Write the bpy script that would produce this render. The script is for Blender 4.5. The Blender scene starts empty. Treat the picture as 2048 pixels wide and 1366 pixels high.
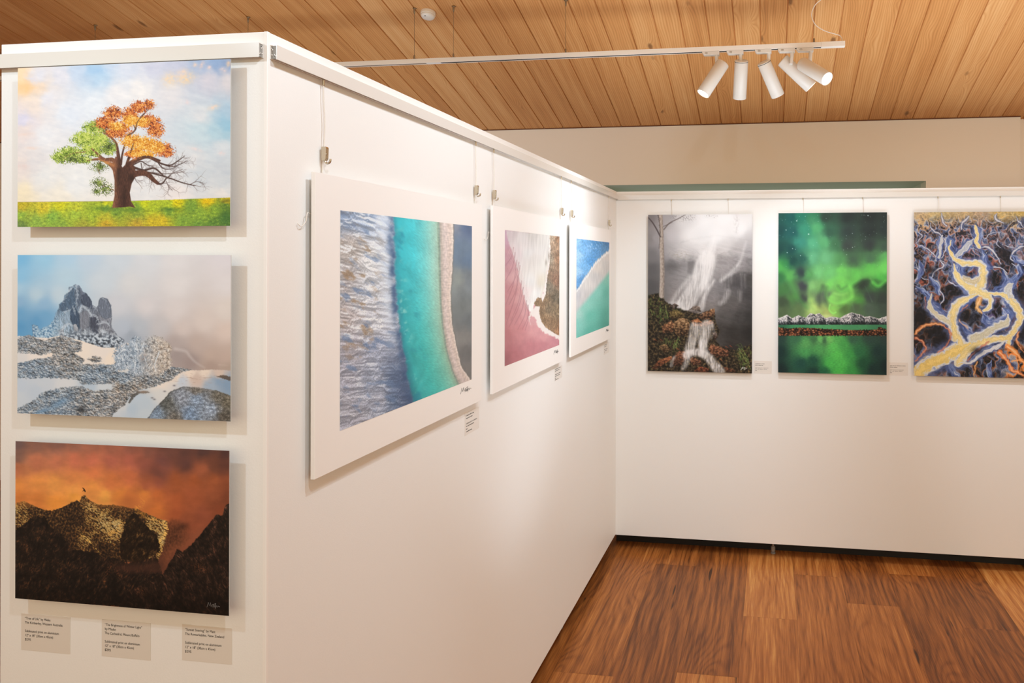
# A timber-ceilinged gallery: three white display panels hung with nine photographic prints.
# Units are metres.  The camera stands at the origin, eye 1.65 m; +Y runs along the long panel.
import bpy, bmesh, math, random
from mathutils import Vector, Matrix
# ---------------------------------------------------------------- picture painting (numpy, procedural)
import numpy as np

def _hash(ix, iy, seed):
    h = (ix.astype(np.int64) * 374761393 + iy.astype(np.int64) * 668265263 + seed * 1442695041) & 0xFFFFFFFF
    h = ((h ^ (h >> 13)) * 1274126177) & 0xFFFFFFFF
    return ((h ^ (h >> 16)) & 0xFFFFFF) / float(0x1000000)

def noise(x, y, seed=0):
    """gradient noise, about -1..1"""
    x0 = np.floor(x); y0 = np.floor(y)
    fx = x - x0; fy = y - y0
    u = fx * fx * fx * (fx * (fx * 6 - 15) + 10); v = fy * fy * fy * (fy * (fy * 6 - 15) + 10)
    def g(dx, dy):
        a = _hash(x0 + dx, y0 + dy, seed) * 6.2831853
        return np.cos(a) * (fx - dx) + np.sin(a) * (fy - dy)
    n0 = g(0, 0) * (1 - u) + g(1, 0) * u
    n1 = g(0, 1) * (1 - u) + g(1, 1) * u
    return (n0 * (1 - v) + n1 * v) * 1.5

def fbm(x, y, seed=0, octv=4, gain=.5, lac=2.03):
    a, s, t = 1., 0., 0.
    for i in range(octv):
        s = s + a * noise(x, y, seed + i * 17); t += a
        x = x * lac; y = y * lac; a *= gain
    return s / t

def worley(x, y, seed=0):
    x0 = np.floor(x); y0 = np.floor(y)
    f1 = np.full(x.shape, 9.); f2 = np.full(x.shape, 9.); idv = np.zeros(x.shape)
    for dx in (-1, 0, 1):
        for dy in (-1, 0, 1):
            cx = x0 + dx; cy = y0 + dy
            d = np.hypot(cx + _hash(cx, cy, seed) - x, cy + _hash(cx, cy, seed + 5) - y)
            r = _hash(cx, cy, seed + 9)
            closer = d < f1
            f2 = np.where(closer, f1, np.minimum(f2, d))
            idv = np.where(closer, r, idv); f1 = np.where(closer, d, f1)
    return f1, f2, idv

def sstep(a, b, x):
    t = np.clip((x - a) / (b - a), 0, 1)
    return t * t * (3 - 2 * t)

def hexc(h):
    h = h.lstrip('#')
    return np.array([int(h[i:i + 2], 16) / 255. for i in (0, 2, 4)])

class Art:
    """one print: a w x h lattice of colours; X, Y are the drawing coordinates of every lattice point"""
    def __init__(s, w, h, quad):
        s.w, s.h = w, h
        u, v = np.meshgrid(np.linspace(0, 1, w), np.linspace(0, 1, h))
        src = [(0, 0), (1, 0), (1, 1), (0, 1)]
        A = []; b = []
        for (x, y), (X, Y) in zip(src, quad):
            A.append([x, y, 1, 0, 0, 0, -X * x, -X * y]); b.append(X)
            A.append([0, 0, 0, x, y, 1, -Y * x, -Y * y]); b.append(Y)
        m = np.append(np.linalg.solve(np.array(A, float), np.array(b, float)), 1)
        d = m[6] * u + m[7] * v + 1
        s.X = (m[0] * u + m[1] * v + m[2]) / d; s.Y = (m[3] * u + m[4] * v + m[5]) / d
        s.img = np.ones((h, w, 3)) * .5
        s.T = (1., 0., 0.)
    def scale(s, k, ox, oy):
        """following coordinates are x/k+ox, y/k+oy"""
        s.T = (float(k), ox, oy)
    def t(s, pts):
        k, ox, oy = s.T
        return [(p[0] / k + ox, p[1] / k + oy) for p in pts]
    def field(s, spec, p=2.6, wob=0, wsc=20, seed=1, base=1):
        """smooth colour field through scattered (x, y, hex) points"""
        P = np.array(s.t(spec)); C = np.array([hexc(q[2]) for q in spec])
        X, Y = s.X, s.Y
        if wob:
            X = X + wob * fbm(s.X / wsc, s.Y / wsc, seed, 3); Y = Y + wob * fbm(s.X / wsc, s.Y / wsc, seed + 50, 3)
        acc = np.zeros(s.img.shape); ws = np.zeros(s.X.shape)
        for (x, y), c in zip(P, C):
            w = 1. / (((X - x) ** 2 + (Y - y) ** 2 + base ** 2) ** (p / 2))
            acc += w[..., None] * c; ws += w
        return acc / ws[..., None]
    def put(s, col, m, a=1.):
        if isinstance(col, str): col = hexc(col)
        m = np.clip(m * a, 0, 1)[..., None]
        s.img = s.img * (1 - m) + col * m
    def mul(s, f):
        s.img = s.img * (f[..., None] if getattr(f, 'ndim', 0) == 2 else f)
    def poly(s, pts, soft=.8, wob=0, wsc=6, seed=3, oct=3):
        P = s.t(pts); X, Y = s.X, s.Y
        if wob:
            X = X + wob * fbm(s.X / wsc, s.Y / wsc, seed, oct); Y = Y + wob * fbm(s.X / wsc, s.Y / wsc, seed + 77, oct)
        ins = np.zeros(X.shape, bool); d2 = np.full(X.shape, 1e9)
        n = len(P)
        for i in range(n):
            (x1, y1), (x2, y2) = P[i], P[(i + 1) % n]
            if y1 != y2:
                c = ((y1 > Y) != (y2 > Y)) & (X < (x2 - x1) * (Y - y1) / (y2 - y1) + x1)
                ins ^= c
            dx, dy = x2 - x1, y2 - y1
            tt = np.clip(((X - x1) * dx + (Y - y1) * dy) / (dx * dx + dy * dy + 1e-9), 0, 1)
            d2 = np.minimum(d2, (X - x1 - tt * dx) ** 2 + (Y - y1 - tt * dy) ** 2)
        sd = np.sqrt(d2) * np.where(ins, 1, -1)
        return sstep(-soft, soft, sd)
    def line(s, pts, w0, w1=None, soft=.7, wob=0, wsc=5, seed=4, smooth=True, m=None):
        """mask of a tapering stroke; widths in drawing units of the current scale"""
        k = s.T[0]; P = s.t(pts); w1 = w0 if w1 is None else w1; w0 /= k; w1 /= k
        if smooth and len(P) > 2: P = spline(P, 5)
        out = np.zeros(s.X.shape) if m is None else m
        n = len(P) - 1
        ext = max(w0, w1) + soft * 2 + wob * 1.5 + 1
        for i in range(n):
            (x1, y1), (x2, y2) = P[i], P[i + 1]
            bb = (s.X > min(x1, x2) - ext) & (s.X < max(x1, x2) + ext) & (s.Y > min(y1, y2) - ext) & (s.Y < max(y1, y2) + ext)
            r = np.where(bb.any(1))[0]; c = np.where(bb.any(0))[0]
            if not len(r) or not len(c): continue
            sl = (slice(r[0], r[-1] + 1), slice(c[0], c[-1] + 1))
            X, Y = s.X[sl], s.Y[sl]
            if wob:
                X = X + wob * noise(X / wsc, Y / wsc, seed); Y = Y + wob * noise(X / wsc, Y / wsc, seed + 31)
            dx, dy = x2 - x1, y2 - y1
            tt = np.clip(((X - x1) * dx + (Y - y1) * dy) / (dx * dx + dy * dy + 1e-9), 0, 1)
            d = np.hypot(X - x1 - tt * dx, Y - y1 - tt * dy)
            wd = (w0 + (w1 - w0) * (i + tt) / n) / 2
            out[sl] = np.maximum(out[sl], np.clip(.5 + (wd - d) / (2 * soft), 0, 1) * np.clip(wd / (soft * .7), .25, 1))
        return out
    def ribbon(s, pts, w0, w1, wob=0, wsc=10, seed=4):
        """lateral position (-1..1 inside the ribbon) and distance along it, for flowing streaks"""
        k = s.T[0]; P = spline(s.t(pts), 6); w0 /= k; w1 /= k
        best = np.full(s.X.shape, 99.); lat = np.full(s.X.shape, 99.); al = np.zeros(s.X.shape); L = 0.; n = len(P) - 1
        X = s.X + wob * noise(s.X / wsc, s.Y / wsc, seed); Y = s.Y + wob * noise(s.X / wsc, s.Y / wsc, seed + 31)
        for i in range(n):
            (x1, y1), (x2, y2) = P[i], P[i + 1]
            dx, dy = x2 - x1, y2 - y1; ln = np.hypot(dx, dy) + 1e-9
            tt = np.clip(((X - x1) * dx + (Y - y1) * dy) / ln ** 2, 0, 1)
            fr = (i + tt) / n
            wd = (w0 + (w1 - w0) * fr) / 2 * (.30 + .70 * sstep(0, .32, fr))
            ex = X - x1 - tt * dx; ey = Y - y1 - tt * dy
            q = np.hypot(ex, ey) / wd; m = q < best
            best = np.where(m, q, best); lat = np.where(m, q * np.sign(dx * ey - dy * ex), lat); al = np.where(m, L + tt * ln, al)
            L += ln
        return best, lat, al
    def blob(s, x, y, rx, ry, rot=0, soft=.3):
        k = s.T[0]; (x, y), = s.t([(x, y)]); rx /= k; ry /= k
        c, sn = np.cos(rot), np.sin(rot)
        a = (s.X - x) * c + (s.Y - y) * sn; b = -(s.X - x) * sn + (s.Y - y) * c
        return sstep(1 + soft, 1 - soft, np.hypot(a / rx, b / ry))
    def gauss(s, x, y, rx, ry, rot=0):
        k = s.T[0]; (x, y), = s.t([(x, y)]); rx /= k; ry /= k
        c, sn = np.cos(rot), np.sin(rot)
        a = (s.X - x) * c + (s.Y - y) * sn; b = -(s.X - x) * sn + (s.Y - y) * c
        return np.exp(-((a / rx) ** 2 + (b / ry) ** 2))

def spline(P, n):
    P = [np.array(p, float) for p in P]
    Q = [2 * P[0] - P[1]] + P + [2 * P[-1] - P[-2]]
    out = []
    for i in range(1, len(Q) - 2):
        p0, p1, p2, p3 = Q[i - 1:i + 3]
        for j in range(n):
            t = j / n
            out.append(.5 * ((2 * p1) + (p2 - p0) * t + (2 * p0 - 5 * p1 + 4 * p2 - p3) * t * t + (3 * p1 - p0 - 3 * p2 + p3) * t ** 3))
    out.append(P[-1])
    return [tuple(p) for p in out]

def ramp(t, stops):
    """colour ramp through (position, hex) stops"""
    xs = [q[0] for q in stops]; cs = np.array([hexc(q[1]) for q in stops])
    return np.stack([np.interp(t, xs, cs[:, i]) for i in range(3)], -1)

def ridged(x, y, seed=0, octv=5, gain=.55):
    a, s, t = 1., 0., 0.
    for i in range(octv):
        s = s + a * (1 - 2 * np.abs(noise(x, y, seed + i * 13))); t += a
        x = x * 2.07; y = y * 2.07; a *= gain
    return s / t

def relief(h, lx, ly, k):
    """light raking over a height field -> roughly -1..1"""
    gy, gx = np.gradient(h)
    return np.tanh(k * (gx * lx + gy * ly))
def paint_tree():
    a = Art(540, 360, [(33.3, 139.6), (458.8, 116.3), (461.2, 449.6), (40.3, 456.5)])
    X, Y = a.X, a.Y
    a.scale(3.252, 0, 60)
    sky = [(130,290,'ffdcb4'),(150,370,'ffd3a0'),(250,300,'e8e4e8'),(250,380,'f5dcc4'),(400,300,'e7e3e8'),(500,265,'cbd9ea'),(600,250,'b0cfe9'),(640,300,'bdd6ea'),
        (700,230,'cfdcec'),(800,230,'dfe2ec'),(1000,225,'d6d6e4'),(1120,225,'cdcfe0'),(1300,200,'a6bad8'),(1400,205,'93add2'),(1470,215,'94aacd'),
        (1350,320,'dad5dd'),(1480,330,'dfd8da'),(1480,540,'b4cddf'),(1470,620,'9fcadf'),(1400,660,'b9d6e2'),(1300,560,'e2e3e5'),(1300,640,'cfe0e6'),(1100,420,'e9e4e4'),
        (900,400,'f5efeb'),(750,420,'f3eeec'),(600,500,'eef0f3'),(300,450,'ede9ec'),(200,500,'f5e3d6'),(150,600,'e2dcea'),(150,660,'f1e0d8'),(300,700,'f2efef'),(450,560,'e9ecf2'),
        (150,900,'f1e2da'),(230,880,'e9e2e0'),(300,950,'f1eeea'),(500,1000,'f4f2ef'),(150,1090,'fdeccb'),(400,1100,'faf0df'),(700,1100,'f8f0e6'),
        (1000,1000,'eeebe9'),(1250,860,'e6e4e4'),(1300,920,'d5dade'),(1450,900,'d3d8dd'),(1450,1000,'d9dde0'),(1450,1060,'efe9e4'),(1150,1080,'f5ebe6'),(1440,760,'dde2e6')]
    a.img = a.field(sky, 3.0, wob=9, wsc=22, seed=5, base=4)
    streak = fbm((X + .35 * Y) / 30, (Y - .25 * X) / 9, 11, 5)
    a.img += (.035 * streak)[..., None] * np.array([1, .9, .7])
    puff = fbm(X / 16, Y / 10, 23, 5)
    a.img += (.028 * puff)[..., None] * np.array([1.2, .95, .6])
    for x, y, rx, ry, ro, c in [(1095,320,45,40,-.6,'fbdcb4'),(1200,315,60,36,-.35,'fcd9ac'),(1180,275,36,22,-.5,'f6d9c2'),(1260,225,16,16,.5,'f3d6c2'),(1305,225,14,26,.5,'eccfc6'),(1355,240,16,14,.4,'f0d6d0'),
                             (1480,215,15,22,.4,'f6cda6'),(1445,255,22,16,.4,'f2d8d0'),(1385,500,36,16,-.3,'f8dcc6'),(1215,470,18,14,.6,'efdcdc'),(1270,775,40,10,.3,'f4e2de'),(1440,800,20,14,0,'f2dcda'),
                             (170,385,60,28,.1,'ffcf96'),(140,320,30,40,0,'ffe0b4'),(190,460,60,18,0,'fbe6d2'),(210,780,36,10,0,'f6dccd'),(160,690,50,10,-.1,'f3dcd0'),(150,900,44,14,0,'ecd6cf'),(200,330,50,24,.5,'e6e0e6'),
                             (640,270,44,24,0,'aacbe8'),(1455,585,40,40,0,'a3cbe0'),(1470,690,30,24,0,'abd0df')]:
        a.put(c, a.gauss(x, y, rx, ry, ro) * np.clip(.75 + .9 * fbm(X / 7, Y / 6, 41, 3), 0, 1), .95)
    # meadow
    hz = 60 + np.interp(X * 3.252, [130, 860, 1500], [1129, 1114, 1084]) / 3.252
    dpt = (Y - hz)
    g = a.field([(150,1135,'c9b82a'),(400,1135,'d8d22a'),(700,1130,'cfd02a'),(950,1120,'cfd424'),(1150,1112,'e2ce18'),(1350,1100,'ecc516'),(1480,1095,'c8b024'),
        (150,1160,'c8b038'),(300,1165,'dcc838'),(500,1160,'c9cb3a'),(640,1170,'a2b838'),(150,1210,'9cbc48'),(250,1260,'98b84c'),(350,1220,'8fb848'),(500,1200,'a9c244'),(400,1270,'8fae44'),
        (700,1160,'86a73e'),(760,1175,'7f9f3c'),(600,1210,'a8bd3c'),(700,1220,'c2bc38'),(900,1160,'8fae3a'),(900,1200,'93a63c'),(1000,1150,'b8c832'),(1100,1135,'b4c632'),(1250,1150,'7fa23a'),
        (1100,1175,'7c9f3a'),(1300,1200,'8fb03c'),(1200,1240,'86a83e'),(1000,1250,'d2b82e'),(1060,1240,'d8bc2e'),(900,1260,'c8a83a'),(700,1262,'d0aa34'),(560,1270,'a8a83e'),(1400,1170,'8aac38'),
        (1470,1140,'6f8f34'),(1470,1220,'56803a'),(1400,1260,'628a3a'),(1300,1265,'739a3e'),(150,1285,'6f8a48')], 3.2, wob=5, wsc=8, seed=9, base=2)
    tuft = fbm(X / 1.6, Y / 3.0, 60, 3); clump = fbm(X / 7, Y / 4, 61, 4)
    g *= (1 + .22 * tuft + .26 * clump)[..., None]
    g = np.where((clump + tuft * .6 > .42)[..., None], g * .6 + .4 * hexc('e0dc40'), g)
    g = np.where((clump - tuft * .5 < -.45)[..., None], g * .7 + .3 * hexc('2c5a38'), g)
    a.put(g, sstep(-.4, .6, dpt + .5 * noise(X / 1.4, Y / 9, 3)))
    a.put('8a6a2c', sstep(1.2, 0, np.abs(dpt)) * (X < 300), .35)
    for x, y, r in ((1480,1105,22),(1455,1112,10)): a.put('7a7426', a.gauss(x, y, r, 9), .8)
    a.put('3f6b2f', np.clip(a.gauss(1120,1165,90,11) + a.gauss(690,1165,80,12) + a.gauss(870,1172,60,14) + a.gauss(1480,1200,50,60), 0, 1), .5)
    # wood
    bark = 0.5 + .5 * fbm(X / 1.6, Y / 7, 70, 4)
    barkc = ramp(np.clip(bark * .55 + .0 + .34 * sstep(800, 740, X * 3.252) + .12 * sstep(840, 860, X * 3.252), 0, 1), [(0,'2f1f1c'),(.35,'5b3a30'),(.6,'8a5a44'),(.85,'c8895c'),(1,'e0a06c')])
    tw = np.zeros(X.shape)
    rng = np.random.RandomState(4)
    def twig(x, y, ang, ln, w, depth, m):
        pts = [(x, y)]
        for i in range(4):
            ang += rng.uniform(-.45, .45); ln2 = ln / 4
            x += np.cos(ang) * ln2; y += np.sin(ang) * ln2; pts.append((x, y))
            if depth > 0 and rng.rand() < .8:
                twig(x, y, ang + rng.choice([-1, 1]) * rng.uniform(.4, 1.0), ln * .62, w * .55, depth - 1, m)
        a.line(pts, w, w * .5, soft=.45, smooth=False, m=m)
    for path, w0, w1 in [([(980,835),(1050,870),(1110,880),(1160,850),(1200,820)],14,4),([(1050,872),(1120,890),(1180,870),(1215,850)],8,3),([(1020,850),(1060,900),(1110,905),(1150,890)],8,3),
          ([(870,880),(920,858),(960,880),(1000,890)],9,4),([(880,900),(940,915),(1000,900),(1040,925),(1070,955)],16,8),([(870,945),(960,930),(1040,945),(1110,965),(1180,990),(1240,1005),(1272,1010)],12,5),
          ([(1240,1003),(1280,985),(1330,995)],4,2),([(860,950),(930,938),(985,965),(1025,998),(1060,998),(1085,965),(1110,950)],22,5),([(960,925),(1060,935),(1150,930),(1200,920)],5,2),
          ([(920,870),(925,900),(935,945)],6,4),([(1085,985),(1095,1010),(1110,1040)],4,2),([(1095,1010),(1125,1045)],3,2),([(880,960),(890,985),(900,995)],4,2),([(960,955),(985,975),(1000,990)],5,3),([(1090,960),(1130,930),(1190,905)],5,2)]:
        a.line(path, w0, w1, soft=.5, m=tw)
        P = spline(path, 3)
        for (x, y), (x2, y2) in list(zip(P, P[1:]))[2:]:
            if rng.rand() < .85: twig(x, y, np.arctan2(y2 - y, x2 - x) + rng.choice([-1, 1]) * rng.uniform(.3, 1.0), rng.uniform(35, 75), 2.2, 1, tw)
    a.put(ramp(bark, [(0,'31211f'),(.6,'59423c'),(1,'8d7265')]), tw)
    wd = a.poly([(738,1160),(752,1080),(750,980),(738,920),(712,876),(690,860),(745,868),(752,830),(768,826),(790,880),(805,908),(830,888),(850,870),(880,890),(890,950),(862,1000),(850,1060),(860,1118),(888,1158),(850,1150),(800,1156)], .8)
    for path, w0, w1 in [([(765,890),(740,852),(690,852),(650,832),(600,790),(540,770)],32,8),([(748,905),(715,878),(660,848),(600,850),(545,872)],26,5),([(780,880),(768,800),(752,735),(700,688),(655,655)],26,5),
          ([(700,688),(620,690),(560,720)],5,3),([(790,880),(800,800),(830,690)],14,8),([(820,905),(850,805),(880,735),(900,700)],20,8),([(812,912),(850,872),(905,842),(960,828),(1030,850)],36,16),([(840,955),(900,935),(960,938),(1000,975),(1030,998)],46,20),
          ([(815,700),(870,665),(890,600),(935,545),(985,505)],9,4),([(880,650),(850,580),(835,520)],6,3),([(640,820),(560,790),(440,820),(380,850)],8,3),([(660,850),(640,900),(655,940)],7,3),([(745,1045),(700,1030),(650,1000)],7,3)]:
        a.line(path, w0, w1, soft=.6, m=wd)
    a.put(barkc, wd)
    a.put('2a1c1a', np.clip(a.gauss(862,965,20,30) + .8 * a.gauss(775,940,14,90,.05) + .7 * a.gauss(815,1090,14,60), 0, 1) * wd, .75)
    a.put('f09c58', a.gauss(690,868,60,13,.3) * wd + a.gauss(900,835,60,8,-.3) * wd, .7)
    # foliage
    def leaves(blobs, stops, seed, dens, lit):
        m = np.full(X.shape, -9.)
        rag = fbm(X / 3.2, Y / 3.2, seed, 4) * .55 + fbm(X / 9, Y / 9, seed + 1, 2) * .3
        for x, y, rx, ry in blobs: 
            k = 3.252
            m = np.maximum(m, 1.25 - np.hypot((X - x / k) / (rx / k), (Y - 60 - y / k) / (ry / k)))
        f1, f2, idv = worley(X / 1.9, Y / 1.9, seed)
        m = m + rag - dens * sstep(.2, .6, f1) * .5
        shade = np.clip(.5 + .55 * fbm(X / 9, Y / 9, seed + 3, 3) + (idv - .5) * .75 + .25 * (noise(X / 1.1, Y / 1.1, seed + 4)) + lit, 0, 1)
        a.put(ramp(shade, stops), sstep(.12, .34, m))
    green = [(0,'3c4a22'),(.3,'6d8436'),(.6,'a4bc4a'),(.85,'c8d66a'),(1,'e3e68c')]
    leaves([(620,640,85,50),(560,720,100,55),(650,725,80,60),(470,810,110,48),(400,835,62,45),(710,775,55,45),(540,850,80,28),(600,790,90,50)], green, 101, .5, .06)
    leaves([(650,895,62,42),(700,760,60,60),(480,850,90,30),(650,1000,58,42),(690,1040,62,46),(640,1055,40,30)], [(0,'3a4226'),(.4,'66783a'),(.8,'9cae54'),(1,'c8c478')], 133, 1.3, -.06)
    leaves([(655,720,60,50),(560,700,80,40),(590,770,70,30)], [(0,'6d8436'),(.5,'b9cc52'),(1,'e2e47c')], 151, 1.1, .15)
    leaves([(735,545,70,48),(690,610,80,50),(770,655,90,55),(905,505,72,45),(960,490,48,36),(840,560,60,60),(965,600,85,50),(1010,650,62,55),(1060,780,75,45),(1090,800,45,34),(870,810,60,30),(730,680,50,30)],
           [(0,'5e3026'),(.3,'a9502c'),(.55,'d9743a'),(.8,'f09a48'),(1,'f8b870')], 171, .5, .02)
    leaves([(860,730,85,50),(930,745,110,55),(1000,760,80,50),(850,595,60,45),(920,600,55,36),(760,630,60,30),(900,800,70,30),(940,810,80,24)], [(0,'9a4a24'),(.3,'dd8a30'),(.6,'f2aa3c'),(.85,'fac45a'),(1,'ffdc8c')], 191, .5, .08)
    t2 = np.zeros(X.shape)
    for path, w0, w1 in [([(830,690),(880,655),(893,600),(940,545)],7,4),([(775,830),(765,770),(740,720),(700,686)],13,5),([(700,686),(650,670)],5,3),([(850,800),(870,740)],9,5),([(730,845),(680,845),(640,815),(600,780)],22,10),([(560,800),(480,810),(420,840)],5,3),([(905,842),(960,828),(1040,852)],22,14),([(640,850),(570,855)],9,5)]:
        a.line(path, w0, w1, soft=.5, m=t2)
    a.put(barkc * .9, t2 * sstep(-.25, .1, fbm(X / 4, Y / 4, 222, 2) + .2), .95)
    return a

def bushes(a, m, seed, cold, warm, dark, lit, sc=2.2):
    """frosted shrub texture inside mask m: lit = field 0 shade .. 1 sun"""
    X, Y = a.X, a.Y
    h = fbm(X / 9 + .3 * noise(X / 3, Y / 3, seed + 8), Y / 6, seed + 2, 3, .6)
    f1, f2, idv = worley(X / sc + .4 * noise(X / 4, Y / 4, seed + 7), Y / sc * 1.15, seed)
    t = np.clip(.50 + .34 * h + .26 * fbm(X / 2.6, Y / 2.2, seed + 11, 3) + (idv - .5) * .16 + .10 * noise(X / 1.2, Y / 1.2, seed + 3) - .08 * sstep(.35, .8, f1) + .22 * relief(fbm(X / 4.5, Y / 3.6, seed + 21, 3), -.5, 1., 5) + .22 * fbm(X / 22, Y / 12, seed + 4, 2), 0, 1)
    c1 = ramp(t, [(0, dark), (.22, '4f5f70'), (.5, '8496a8'), (.72, cold), (1, 'dfe6ec')]); c2 = ramp(t, [(0, dark), (.22, '63584e'), (.5, '9d8c7c'), (.72, warm), (1, 'f6e6d8')])
    l = np.clip(lit * .8 - .08 + .5 * fbm(X / 8, Y / 6, seed + 5, 3), 0, 1)[..., None]
    a.put(c1 * (1 - l) + c2 * l, m)

def paint_snow():
    a = Art(540, 360, [(34.2, 511.5), (460.8, 508.7), (463.2, 840.8), (36.0, 828.2)])
    X, Y = a.X, a.Y
    a.scale(3.414, 0, 480)
    sky = [(130,120,'7ebbe0'),(130,250,'8fc3e2'),(300,130,'9ecbe4'),(450,120,'b4d1e4'),(600,130,'c4d4e2'),(800,130,'d2d9e0'),(1000,130,'dcdcdf'),(1200,120,'e4dedd'),(1550,110,'e3dbdd'),
        (130,350,'a9cbe0'),(250,380,'bed3df'),(400,380,'c6d6e0'),(130,420,'90b6d4'),(300,440,'94b9d6'),(130,500,'6fa6cd'),(300,520,'74a8cd'),(130,600,'5e9cc8'),(250,560,'669fc9'),
        (450,250,'bcd4e2'),(700,280,'d0d8df'),(900,300,'dddbdb'),(1200,300,'e5dedc'),(1550,300,'e4dcdb'),(800,450,'d3d3d8'),(850,600,'bcc4d0'),(1000,450,'ddd6d6'),(1200,480,'e0d6d3'),(1550,480,'e3d7cf'),
        (950,600,'bdc2ca'),(1100,600,'cac5c6'),(1250,600,'d8c9c3'),(1400,560,'dfd0c8'),(1550,620,'dfcbc0'),(900,650,'a2abb8'),(1200,700,'b8aaa6'),(1220,780,'a89a97'),(1350,700,'c6b3aa'),(1300,820,'a4938f'),
        (1450,780,'c6b0a4'),(1550,800,'c9b2a6'),(1450,860,'b39d92'),(1550,860,'b8a396')]
    a.img = a.field(sky, 3.0, wob=4, wsc=40, seed=5, base=6)
    a.img += .012 * fbm(X / 40, Y / 20, 3, 3)[..., None]
    a.put('d9cfcc', a.line([(1200,740),(1270,755),(1300,790),(1340,830),(1400,866)], 22, 8, soft=2.5), .5)
    a.put('cfbcb0', a.line([(1500,845),(1560,850)], 10, 6, soft=2), .5)
    # crag
    crag = a.poly([(205,690),(228,650),(218,592),(232,580),(258,592),(268,618),(300,600),(340,585),(368,545),(385,490),(405,470),(402,445),(430,415),(440,380),(468,355),(470,325),(500,312),(515,302),(545,318),(565,355),(590,365),(620,405),(632,445),(660,460),(672,440),
                   (680,400),(700,390),(735,405),(760,450),(765,520),(762,590),(800,650),(850,680),(850,780),(200,760)], 1.0, wob=1.6, wsc=5, seed=21)
    rock = 1.3 * relief(ridged(X / 8 + .2 * noise(X / 6, Y / 6, 2), Y / 22, 31, 5, .6), -1, .2, 7) * .7 + .4 * fbm(X / 3, Y / 8, 32, 3); snow = fbm(X / 6, Y / 5, 33, 4)
    base = a.field([(230,620,'4c7596'),(300,640,'7aa4c4'),(420,430,'5a7690'),(500,340,'7f93a6'),(540,360,'70798a'),(600,400,'5b6678'),(480,500,'8ba3b8'),(520,540,'4b5b70'),(580,520,'8d929c'),(640,560,'525866'),(715,450,'7b8290'),
                    (720,540,'8a8d98'),(450,560,'a0b4c6'),(420,640,'a4b8c8'),(580,650,'8e949e'),(700,640,'9ea0a8'),(780,680,'76757f'),(560,720,'4f5058'),(700,740,'55555e'),(400,700,'5a6068'),(300,700,'5f7c94')], 3.2, wob=3, wsc=8, seed=6, base=2)
    c = base * (1 + .22 * rock)[..., None]
    a.put(c, crag)
    # individual boulders: dark faces
    for pts, col in [([(470,360),(500,330),(520,440),(500,470),(470,480),(420,490),(402,470),(432,418)],'54687e'),([(510,340),(545,330),(552,440),(528,460)],'5f6c7e'),([(555,380),(590,370),(625,420),(630,470),(580,450),(552,430)],'4e586a'),
                     ([(480,490),(510,450),(540,520),(545,610),(500,590),(482,540)],'45566c'),([(545,500),(590,480),(615,510),(610,590),(560,630),(545,580)],'7f838e'),([(620,520),(650,515),(672,560),(670,640),(630,625),(618,560)],'4a4f5e'),
                     ([(676,410),(700,392),(735,410),(758,460),(762,525),(720,540),(690,520),(672,480)],'6f7786'),([(440,500),(478,480),(480,560),(450,590),(432,560)],'93a6b8'),([(500,580),(520,575),(535,600),(530,630),(508,620)],'a7a9b0'),
                     ([(220,585),(255,590),(262,640),(225,650)],'3f6384'),([(700,560),(740,560),(762,590),(720,610)],'7d7f8a'),([(400,620),(435,605),(440,660),(410,670)],'bcc0c8')]:
        m = a.poly(pts, 1.0, wob=1.2, wsc=4, seed=len(pts))
        a.put(hexc(col) * (1 + .13 * rock)[..., None], m)
        a.put('d6e0ea', m * sstep(.25, .6, fbm(X / 2.5, Y / 9, 44, 3)), .5)
        a.put('2f3a48', np.clip(m * (1 - m) * 4, 0, 1), .3)
    for path, w in [([(520,310),(528,380),(520,430),(530,450)],10),([(468,350),(500,320)],12),([(430,420),(465,365)],7),([(545,490),(560,455),(600,480),(618,510)],16),([(500,455),(510,500),(520,520)],8),([(622,515),(655,520),(668,545)],14),([(672,575),(720,560),(755,590)],16),
                    ([(440,495),(478,478)],10),([(700,395),(735,420)],6),([(430,600),(470,575),(500,590)],16),([(450,645),(510,670),(540,678)],12),([(580,625),(640,650),(700,690)],14),([(280,650),(340,640),(400,650)],14),([(300,620),(350,600)],9),([(640,450),(665,480)],8),([(700,620),(730,640),(740,680)],20)]:
        a.put('d6dfe8', a.line(path, w * 1.2, w * .5, soft=1.5, wob=2.6, wsc=4), .62)
    low = crag * sstep(590, 680, (Y - 480) * 3.414)
    a.put(ramp(np.clip(.5 + .9 * snow, 0, 1), [(0,'3d434d'),(.45,'6c7886'),(.6,'c6d2de'),(1,'e8eef2')]), low * .85)
    a.put(ramp(np.clip(.58 + 1.0 * fbm(X / 4.5, Y / 3.5, 71, 4), 0, 1), [(0,'3c5876'),(.35,'5f88ab'),(.6,'a4c2d8'),(1,'cfe0ea')]), crag * sstep(440, 340, X * 3.414) * sstep(470, 590, (Y - 480) * 3.414), .85)
    a.put('33383f', crag * sstep(.05, .25, -snow) * a.gauss(640,715,150,40), .7)
    # ground
    ylow = np.interp(X * 3.414, [100,130,230,330,420,560,700,800,870,1000,1180,1260,1350,1450,1600], [665,660,668,672,655,690,735,735,700,740,865,880,885,878,885])
    gm = sstep(-1, 1, (Y - 480) - ylow / 3.414 + 1.4 * fbm(X / 4, Y / 4, 81, 3))
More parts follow.
